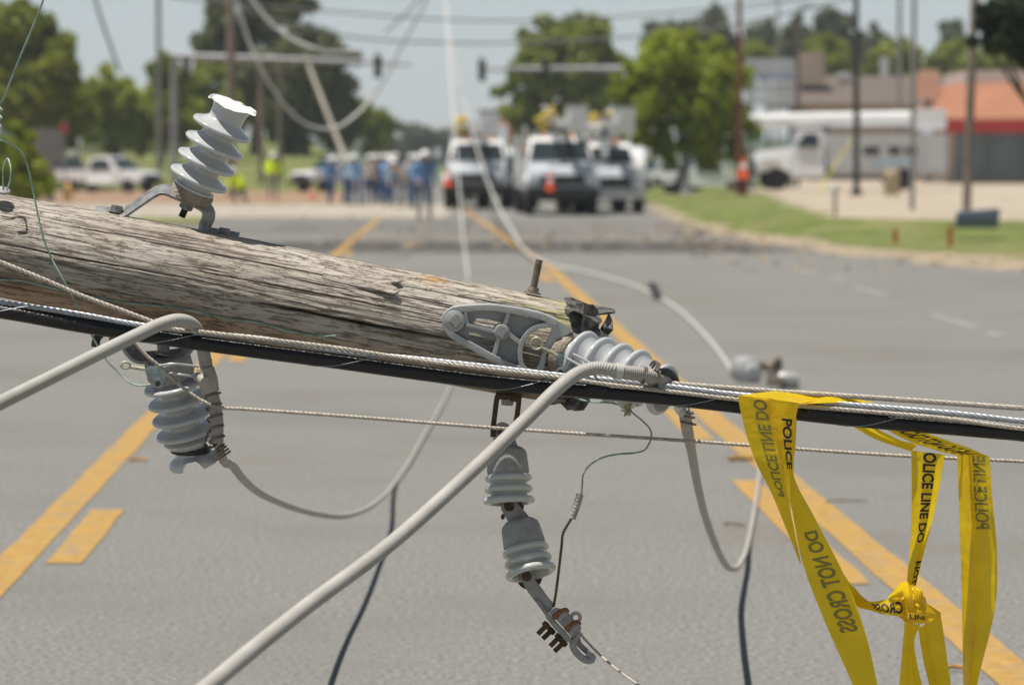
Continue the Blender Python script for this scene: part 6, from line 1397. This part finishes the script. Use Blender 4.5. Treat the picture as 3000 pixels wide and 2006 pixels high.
# ================================================================== PEOPLE
SKIN = mat('skin', (.45, .27, .19), .55, 0, .05, 20); JEAN = mat('blue jeans', (.05, .095, .23), .9, 0, .15, 12); BSH = mat('blue work shirt', (.12, .235, .46), .85, 0, .1, 12); LBSH = mat('pale blue work shirt', (.24, .42, .66), .85, 0, .1, 12); NAVY = mat('navy work shirt', (.05, .07, .14), .85, 0, .1, 12)
GRSH = mat('grey tan shirt', (.34, .30, .26), .85, 0, .1, 12); HIVIS = mat('yellow green safety vest', (.72, .98, .01), .7, 0, .05, 5); BOOT = mat('brown boots', (.06, .04, .025), .7); HELM = mat('white hard hat', (.78, .78, .76), .3, coat=.4); LJ = mat('faded grey jeans', (.22, .25, .30), .9, 0, .1, 12)
def person(label, loc, rz, pose='stand', shirt=BSH, pants=JEAN, hgt=1.78, helmet=HELM, group='crew of line workers', vest=None, seed=0):
    t = thing('person', label, 'person', (0, 0, 0), group)
    rr = random.Random(seed)
    V = {}; Rr = {}; E = []
    def J(n, x, y, z, r, par=None):
        V[n] = Vector((x, y, z)); Rr[n] = r
        if par: E.append((par, n))
    lean = {'stand': .03, 'bend': .42, 'reach': .10, 'walk': .06, 'crouch': .30}[pose]
    drop = {'stand': 0, 'bend': .10, 'reach': 0, 'walk': .02, 'crouch': .42}[pose]
    hz_ = .94 - drop
    J('pelvis', 0, 0, hz_, .145)
    sy = lambda d: -lean * d / .55
    J('waist', 0, sy(.16), hz_ + .16, .135, 'pelvis'); J('chest', 0, sy(.36) * 1.1, hz_ + .36 - lean * .08, .150, 'waist'); J('neckb', 0, sy(.50) * 1.25, hz_ + .53 - lean * .2, .075, 'chest')
    J('neck', 0, sy(.58) * 1.3, hz_ + .60 - lean * .22, .058, 'neckb'); J('head', 0, sy(.66) * 1.35 - .015, hz_ + .71 - lean * .25, .098, 'neck'); J('crown', 0, sy(.70) * 1.35, hz_ + .80 - lean * .27, .07, 'head')
    spread = .12
    for s, k in ((-1, 'l'), (1, 'r')):
        J('sho' + k, s * .18, V['neckb'].y, V['neckb'].z - .03, .072, 'neckb')
        if pose in ('stand', 'walk'):
            e_ = (s * .25, V['neckb'].y + .02, V['neckb'].z - .32); h_ = (s * (.24 if rr.random() > .4 else .13), V['neckb'].y - .12, V['neckb'].z - .56)
            if rr.random() > .55: e_ = (s * .31, V['neckb'].y + .04, V['neckb'].z - .28); h_ = (s * .19, V['neckb'].y - .10, V['neckb'].z - .44)
        elif pose == 'reach': e_ = (s * .26, V['neckb'].y - .20, V['neckb'].z - .20); h_ = (s * .18, V['neckb'].y - .42, V['neckb'].z - .10)
        else: e_ = (s * .24, V['neckb'].y - .10, V['neckb'].z - .27); h_ = (s * .14, V['neckb'].y - .22, V['neckb'].z - .48)
        J('elb' + k, *e_, .047, 'sho' + k); J('wri' + k, *h_, .032, 'elb' + k)
        d = (V['wri' + k] - V['elb' + k]).normalized(); p = V['wri' + k] + d * .07; J('palm' + k, *p, .034, 'wri' + k)
        for f in range(4):
            q0 = p + d * .045 + Vector((0, (f - 1.5) * .018, 0)); q1 = q0 + d * (.03 + .006 * (f in (1, 2))) + Vector((-s * .01, 0, 0)); J('f%d' % f + k, *q0, .0095, 'palm' + k); J('g%d' % f + k, *q1, .008, 'f%d' % f + k)
        th = p + Vector((-s * .01, -.04, 0)) ; J('th' + k, *th, .010, 'palm' + k); J('tj' + k, *(th + d * .03), .009, 'th' + k)
        st = {'walk': .16 * s, 'crouch': .1 * s}.get(pose, .03 * s)
        J('hip' + k, s * .10, .0, hz_ - .06, .105, 'pelvis')
        if pose == 'crouch': kn = (s * .16, -.30, .42); an = (s * .15, -.02 + st, .10)
        else: kn = (s * spread, -.03 + st * .5 - drop * .8, .49 - drop * .3); an = (s * spread * 1.1, st + .03, .10)
        J('kne' + k, *kn, .066, 'hip' + k); J('ank' + k, *an, .046, 'kne' + k); J('hee' + k, an[0], an[1] + .02, .045, .042, 'ank' + k); J('toe' + k, an[0], an[1] - .17, .035, .036, 'hee' + k)
    names = list(V); idx_ = {n: i for i, n in enumerate(names)}
    me = bpy.data.meshes.new('body'); me.from_pydata([V[n] for n in names], [(idx_[a], idx_[b]) for a, b in E], [])
    ob = bpy.data.objects.new('body', me); sc.collection.objects.link(ob)
    md = ob.modifiers.new('skin', 'SKIN'); sv = me.skin_vertices[0].data
    for n in names: sv[idx_[n]].radius = (Rr[n] * (1.25 if n in ('chest', 'waist', 'pelvis') else 1), Rr[n] * (.85 if n in ('chest', 'waist', 'pelvis') else 1)); sv[idx_[n]].use_root = (n == 'pelvis')
    md2 = ob.modifiers.new('sub', 'SUBSURF'); md2.levels = 1; md2.render_levels = 1
    bpy.context.view_layer.update(); dg = bpy.context.evaluated_depsgraph_get(); nm = bpy.data.meshes.new_from_object(ob.evaluated_get(dg))
    ob.modifiers.clear(); ob.data = nm; bpy.data.meshes.remove(me); nm.name = 'body'
    nm.materials.clear()
    for m_ in (shirt, pants, SKIN, BOOT): nm.materials.append(m_)
    reg = {}
    for a, b in E:
        key = (a, b)
        if b[:3] in ('hee', 'toe'): reg[key] = 3
        elif b[:3] in ('hip', 'kne', 'ank'): reg[key] = 1
        elif b in ('neck', 'head', 'crown') or b[:3] in ('wri', 'pal') or b[0] in 'fgt' and b[:3] != 'toe': reg[key] = 2
        else: reg[key] = 0
    reg[('elbl', 'wril')] = 0; reg[('elbr', 'wrir')] = 0
    for p in nm.polygons:
        c = p.center; best = 9; bi = 0
        for (a, b), r_ in reg.items():
            A, B_ = V[a], V[b]; ab = B_ - A; tt = max(0, min(1, (c - A).dot(ab) / max(ab.length_squared, 1e-9))); d = (c - (A + ab * tt)).length - .6 * Rr[b]
            if d < best: best = d; bi = r_
        if c.z < hz_ - .02 and bi == 0 and abs(c.x) < .2: bi = 1
        p.material_index = bi; p.use_smooth = True
    ob.parent = t
    hd = V['head']; 
    # face
    mb = MB(); mb.lathe([(0, .016), (.012, .013), (.026, .008), (.03, .0001)], hd + Vector((0, -.085, -.01)), (0, -1, -.2), n=8); mb.build('nose', SKIN, t)
    for s in (-1, 1):
        mb = MB(); mb.lathe([(-.006, .0001), (0, .012), (.006, .009), (.008, .0001)], hd + Vector((s * .034, -.086, .02)), (0, -1, 0), n=8); mb.build('eye', BLK, t)
        mb = MB(); mb.lathe([(-.01, .0001), (-.008, .02), (.006, .024), (.01, .0001)], hd + Vector((s * .098, 0, 0)), (s, -.3, 0), n=8); mb.build('ear', SKIN, t)
    mb = MB(); mb.box(hd + Vector((0, -.090, -.048)), (.045, .012, .010)); mb.build('mouth', mat('lips', (.32, .13, .10), .6), t, bevel=.003)
    mb = MB(); mb.lathe([(-.02, .102), (.03, .112), (.035, .108), (-.02, .098)], hd + Vector((0, .01, .0)), (0, 0, 1), n=16); mb.build('hair', mat('brown hair', (.06, .035, .02), .8), t)
    if helmet:
        mb = MB(); mb.lathe([(.0, .165), (.008, .165), (.014, .125), (.05, .122), (.09, .10), (.125, .055), (.135, .0001)], hd + Vector((0, -.01, .035)), (0, -.08, 1), n=20, warp=lambda X, Y, Z, tt: (X, Y, Z)); mb.build('hard_hat', helmet, t)
    if vest:
        mb = MB(); c0 = V['pelvis'] + Vector((0, 0, .06)); c1 = V['waist']; c2 = V['chest']; c3 = V['neckb'] + Vector((0, 0, -.02)); n = 20; vs = []
        for c, rx, ry in ((c0, .215, .165), (c1, .21, .165), (c2, .235, .175), (c3, .17, .12)):
            vs += [c + Vector((rx * cos(2 * pi * i / n), ry * sin(2 * pi * i / n), 0)) for i in range(n)]
        mb.add(vs, [(j * n + i, j * n + (i + 1) % n, (j + 1) * n + (i + 1) % n, (j + 1) * n + i) for j in range(3) for i in range(n)]); v_ = mb.build('vest', vest, t, sharp=80)
    k_ = hgt / 1.80 * 1.09; t.scale = (k_ * 1.14, k_ * 1.14, k_); t.location = loc; t.rotation_euler.z = rz; return t
grp = 'blue-shirted line workers standing in the road'
crew = [
 (1244, 643, 12, 'stand', BSH, LJ, 1.80, 'person in blue shirt and pale jeans, standing nearest in front of the crew'),
 (967, 598, 40, 'walk', BSH, JEAN, 1.72, 'person in blue clothes and hard hat, alone at the left end of the crew'),
 (1040, 603, -20, 'stand', LBSH, JEAN, 1.75, 'person in pale blue shirt and dark jeans, left part of the crew'),
 (1082, 600, 150, 'stand', GRSH, NAVY, 1.74, 'person in grey tan shirt and navy trousers, third from the left of the crew'),
 (1138, 606, 20, 'reach', LBSH, JEAN, 1.76, 'person in pale blue shirt holding both arms forward, middle of the crew'),
 (1128, 594, 190, 'stand', NAVY, JEAN, 1.78, 'person in navy shirt behind the middle of the crew'),
 (1190, 609, -30, 'bend', GRSH, LJ, 1.80, 'person in tan shirt bending forward at the centre right of the crew'),
 (1222, 612, 30, 'stand', LBSH, JEAN, 1.74, 'person in pale blue shirt just left of the nearest crew member'),
 (1160, 596, 200, 'stand', BSH, JEAN, 1.80, 'person in blue shirt and white hard hat at the back of the crew'),
 (1012, 594, 100, 'stand', LBSH, JEAN, 1.74, 'person in pale blue shirt between the leftmost worker and the main crew'),
 (1110, 590, -60, 'stand', BSH, NAVY, 1.78, 'person in blue shirt at the back, left part of the crew'),
 (1200, 588, 60, 'stand', mat('cream shirt', (.6, .56, .48), .85), JEAN, 1.80, 'person in cream shirt at the back, right part of the crew'),
 (1238, 598, 170, 'stand', GRSH, JEAN, 1.76, 'person in tan shirt partly hidden behind the nearest crew member'),
]
for i, (u, v, rz, ps, shm, pm, hg, lb) in enumerate(crew):
    person(lb, GZ(u, v), R(rz), ps, shm, pm, hg, group=grp, seed=i)
person('person in bright yellow green vest and hard hat standing on the dirt strip', GZ(800, 582), R(10), 'stand', HIVIS, LJ, 1.85, group='workers in yellow green vests', vest=HIVIS, seed=21)
person('person in bright yellow green vest crouching low, left of the standing one', GZ(708, 596), R(-30), 'crouch', HIVIS, JEAN, 1.75, group='workers in yellow green vests', vest=HIVIS, seed=22)

# ================================================================== TREES
def leafmat(name, c, c2, tr=.25): return mat(name, c, .65, 0, .2, .55, col2=c2, trans=tr, detail=6)
LM = {'bright': leafmat('bright green leaves', (.23, .30, .024), (.40, .46, .042), .42), 'mid': leafmat('mid green leaves', (.18, .23, .03), (.32, .36, .055), .42), 'dark': leafmat('dark green leaves', (.10, .125, .045), (.19, .21, .07), .35),
      'yellow': leafmat('yellow green leaves', (.26, .31, .025), (.40, .44, .05), .42), 'grey': leafmat('grey green leaves', (.105, .13, .07), (.185, .21, .105), .38), 'black': leafmat('blackish green leaves', (.02, .032, .015), (.045, .065, .025), .12)}  # black: much darker green than the other leaves
BARK = mat('tree bark', (.10, .085, .07), .95, 0, .3, 2)
def tree(name, label, u, y, z0, blobs, lm, n=2600, leaf=.30, trunk=None, group='trees around the crossing', seed=1, branches=5, cat='tree'):
    """blobs: (u, v, ru, rv) ellipses of foliage in photo pixels at distance y"""
    g = np.random.default_rng(seed); b = P(u, HOR, y); b.z = z0
    t = thing(name, label, cat, b, group); s = y / F
    tot = sum(bu[2] * bu[3] for bu in blobs); V_ = []; n = int(n * 1.45)
    for (bu, bv, ru, rv) in blobs:
        c = P(bu, bv, y); k = max(30, int(n * ru * rv / tot))
        # sub clumps for uneven outline
        nc = max(5, int(k / 60)); d = g.normal(size=(nc, 3)); d /= np.linalg.norm(d, axis=1)[:, None]; rad = g.uniform(.15, 1.0, nc) ** .6
        cc = d * rad[:, None] * np.array([ru * s, min(ru, rv) * s * .9, rv * s]); cs = g.uniform(.18, .34, nc) * min(ru, rv) * s
        w_ = g.integers(0, nc, k); e = g.normal(size=(k, 3)); e /= np.linalg.norm(e, axis=1)[:, None]; e *= (g.uniform(.2, 1.0, k) ** .5)[:, None]
        pos = cc[w_] + e * cs[w_][:, None] * 1.25 + np.array(c)
        V_.append(pos)
    pos = np.concatenate(V_); k = len(pos); a = g.normal(size=(k, 3)); a /= np.linalg.norm(a, axis=1)[:, None]; bb_ = g.normal(size=(k, 3)); bb_ -= a * (a * bb_).sum(1)[:, None]; bb_ /= np.linalg.norm(bb_, axis=1)[:, None]
    sz = (leaf * g.uniform(.6, 1.5, k))[:, None]; q = np.stack([pos - a * sz, pos - bb_ * sz * .6, pos + a * sz, pos + bb_ * sz * .6], 1).reshape(-1, 3)
    q = q - np.array(b); me = bpy.data.meshes.new('crown'); me.vertices.add(len(q)); me.vertices.foreach_set('co', q.astype(np.float32).ravel())
    me.loops.add(4 * k); me.loops.foreach_set('vertex_index', np.arange(4 * k, dtype=np.int32)); me.polygons.add(k); me.polygons.foreach_set('loop_start', np.arange(0, 4 * k, 4, dtype=np.int32)); me.update(); me.validate()
    me.materials.append(LM[lm]); o = bpy.data.objects.new('crown', me); sc.collection.objects.link(o); o.parent = t
    main = max(blobs, key=lambda q_: q_[2] * q_[3]); top = P(main[0], main[1] - main[3] * .3, y); rt = (trunk or (main[2] * .09)) * s
    mb = MB(); mid = b.lerp(top, .45) + Vector((rt * .5, 0, 0)); mb.sweep([b, mid, top], lambda d, th, L_=(top - b).length: rt * (1.15 - .9 * min(1, d / L_)), n=10)
    for i in range(branches):
        bl = blobs[i % len(blobs)]; st = b.lerp(top, .3 + .1 * (i % 4)); en = P(bl[0] + g.uniform(-.6, .6) * bl[2], bl[1] + g.uniform(-.5, .3) * bl[3], y + g.uniform(-.5, .5) * bl[2] * s)
        mb.sweep([st, st.lerp(en, .5) + Vector((0, 0, -.2)), en], lambda d, th, L_=(en - st).length: rt * .42 * (1.05 - .85 * min(1, d / L_)), n=7)
    mb.build('trunk', BARK, t, sharp=180)
    return t
tree('leafy_tree', 'bright green broad tree right of the truck group, in front of the sign board', 1975, 122, .3, [(1960, 250, 120, 130), (2080, 290, 110, 150), (1870, 330, 75, 120), (2010, 160, 110, 80), (2140, 400, 80, 70), (1960, 430, 120, 55), (2150, 210, 60, 60), (1900, 200, 70, 60), (1830, 400, 60, 55), (2060, 440, 90, 50), (2170, 330, 45, 60), (1850, 270, 60, 60)], 'bright', 9000, .17, seed=2)
tree('oak_tree', 'big round dark green oak rising behind the bucket trucks', 1640, 210, 0, [(1640, 180, 140, 110), (1600, 110, 80, 60), (1720, 120, 75, 80), (1680, 60, 35, 30), (1760, 60, 25, 30), (1560, 230, 90, 80), (1530, 320, 75, 60), (1700, 300, 130, 90), (1600, 370, 110, 50), (1780, 220, 60, 90), (1470, 270, 30, 22)], 'mid', 9000, .30, seed=3)
tree('oak_tree', 'dark rounded treetop behind the bright tree, left of the red pole', 2090, 300, 1, [(2090, 90, 55, 55), (2000, 120, 90, 60), (1930, 110, 60, 50), (2085, 40, 22, 25), (2040, 190, 120, 70), (2150, 150, 50, 60)], 'grey', 4500, .45, seed=4)
for i, (u, v, ru, rv, lm, y, lb) in enumerate([(2250, 130, 60, 70, 'grey', 320, 'grey green tree behind the top of the sign board'), (2330, 120, 45, 60, 'grey', 310, 'small dark tree at the lamp pole'), (2445, 90, 60, 60, 'grey', 330, 'tall grey green tree between the lamp pole and the black pole'),
                                        (2420, 165, 70, 50, 'mid', 250, 'low green tree above the brown roof'), (2560, 150, 55, 75, 'grey', 330, 'loose pale tree right of the black pole'), (2620, 180, 70, 60, 'mid', 250, 'green tree above the right part of the brown roof'),
                                        (2790, 120, 45, 60, 'grey', 340, 'dark small tree left of the leaning wooden pole'), (2800, 185, 90, 70, 'mid', 260, 'green tree behind the orange roof'), (2500, 230, 80, 40, 'dark', 260, 'dark hedge-like tree low behind the brown roof'), (2960, 170, 90, 80, 'mid', 260, 'green tree behind the right end of the orange roof'), (2200, 170, 60, 40, 'mid', 250, 'green tree behind the red pole')]):
    tree('background_tree', lb, u, y, 1, [(u, v, ru, rv), (u - ru * .5, v + rv * .6, ru * .8, rv * .6), (u + ru * .5, v + rv * .7, ru * .8, rv * .7), (u + 5, v - rv * .7, ru * .4, rv * .5)], lm, 2600, .38, seed=20 + i, branches=3, group='background trees at right')
tree('overhanging_tree', 'very dark foliage hanging into the top right corner', 3100, 66, .2, [(3010, 70, 130, 90), (2900, 130, 55, 50), (2960, 20, 80, 60), (2990, 180, 50, 45), (2880, 60, 45, 40), (3120, 40, 160, 160)], 'black', 5200, .11, seed=5, trunk=26)
tree('dark_tree', 'tall dark tree at top centre left with sky on both sides', 745, 230, 2, [(740, 60, 150, 80), (660, 110, 90, 70), (830, 30, 90, 60), (620, -20, 50, 50), (760, -60, 160, 60), (700, 160, 120, 50)], 'dark', 6500, .36, seed=6)
tree('dark_tree', 'broad dark tree behind the grey wooden poles, right of the broken insulator', 900, 225, 2, [(900, 200, 130, 110), (980, 150, 70, 60), (940, 110, 90, 40), (840, 300, 150, 100), (980, 280, 75, 130), (760, 260, 110, 100), (900, 390, 150, 60), (1010, 400, 60, 60)], 'dark', 9000, .34, seed=7)
tree('shrubby_tree', 'small green tree at the right foot of the broad dark tree', 1085, 250, 1.5, [(1085, 370, 60, 50), (1110, 400, 45, 45), (1050, 330, 40, 40)], 'mid', 2200, .3, seed=8)
tree('green_tree', 'large green tree filling the top left corner', 90, 165, 1, [(70, 130, 140, 100), (150, 210, 100, 110), (40, 60, 110, 50), (60, 280, 170, 110), (200, 320, 80, 80), (130, 70, 60, 40)], 'mid', 8500, .24, seed=9)
tree('green_tree', 'yellow green tree between the left tree and the signal mast', 330, 200, 1.5, [(320, 260, 90, 60), (270, 300, 70, 70), (400, 300, 80, 70), (350, 390, 150, 45), (480, 290, 70, 80), (520, 360, 90, 70), (430, 400, 90, 50)], 'yellow', 8000, .28, seed=10)
tree('slender_tree', 'narrow green tree just left of the mast, with a pointed top', 478, 190, 1.5, [(480, 190, 38, 50), (450, 210, 30, 30), (500, 240, 50, 50), (490, 300, 50, 50)], 'mid', 2600, .24, seed=11)
tree('green_tree', 'green tree behind the left signal mast and the broken insulator', 590, 205, 1.5, [(590, 250, 70, 80), (560, 330, 70, 70), (640, 330, 80, 80)], 'mid', 3500, .28, seed=12)
tree('shrub', 'round yellow green bush at the left edge above the pole', 40, 92, 0, [(30, 470, 90, 75), (80, 530, 80, 70), (10, 560, 90, 60), (60, 400, 50, 40)], 'yellow', 5200, .10, seed=13, cat='bush', trunk=8)
tree('shrub', 'dark bush behind the grey box sign at left', 190, 175, .5, [(170, 400, 110, 50), (90, 420, 90, 50), (60, 340, 90, 60)], 'dark', 3200, .2, seed=14, cat='bush', trunk=8)
for i, (u, w_, h_, lb) in enumerate([(1160, 60, 45, 'blue green wood at the end of the road, left part'), (1240, 60, 50, 'blue green wood at the end of the road above the crew'), (1330, 70, 40, 'blue green wood at the end of the road behind the left truck')]):
    tree('distant_tree', lb, u, 520, 2, [(u, 430 - h_ * .4, w_, h_), (u - 30, 440, w_, h_ * .7), (u + 30, 445, w_, h_ * .7)], 'grey', 1600, .8, seed=40 + i, branches=2, group='distant trees at the end of the road')

# ================================================================== THIN SUMMER HAZE
hb = MB(); hb.box((0, 700, 44), (2900, 1520, 92)); hm = bpy.data.materials.new('haze'); hm.use_nodes = True; n_ = hm.node_tree
n_.nodes.remove(n_.nodes['Principled BSDF']); pv = n_.nodes.new('ShaderNodeVolumePrincipled'); pv.inputs['Color'].default_value = (.86, .92, 1, 1); pv.inputs['Density'].default_value = .0003
n_.links.new(pv.outputs[0], n_.nodes['Material Output'].inputs['Volume'])
hz_o = hb.build('haze', hm, org=(0, 700, 44), smooth=False); tag(hz_o, 'thin pale summer haze over the whole street', 'haze', kind='stuff')
# labels never run past sixteen words
for o in bpy.data.objects:
    if 'label' in o and len(o['label'].split()) > 16: print('LONG', len(o['label'].split()), o['label'])
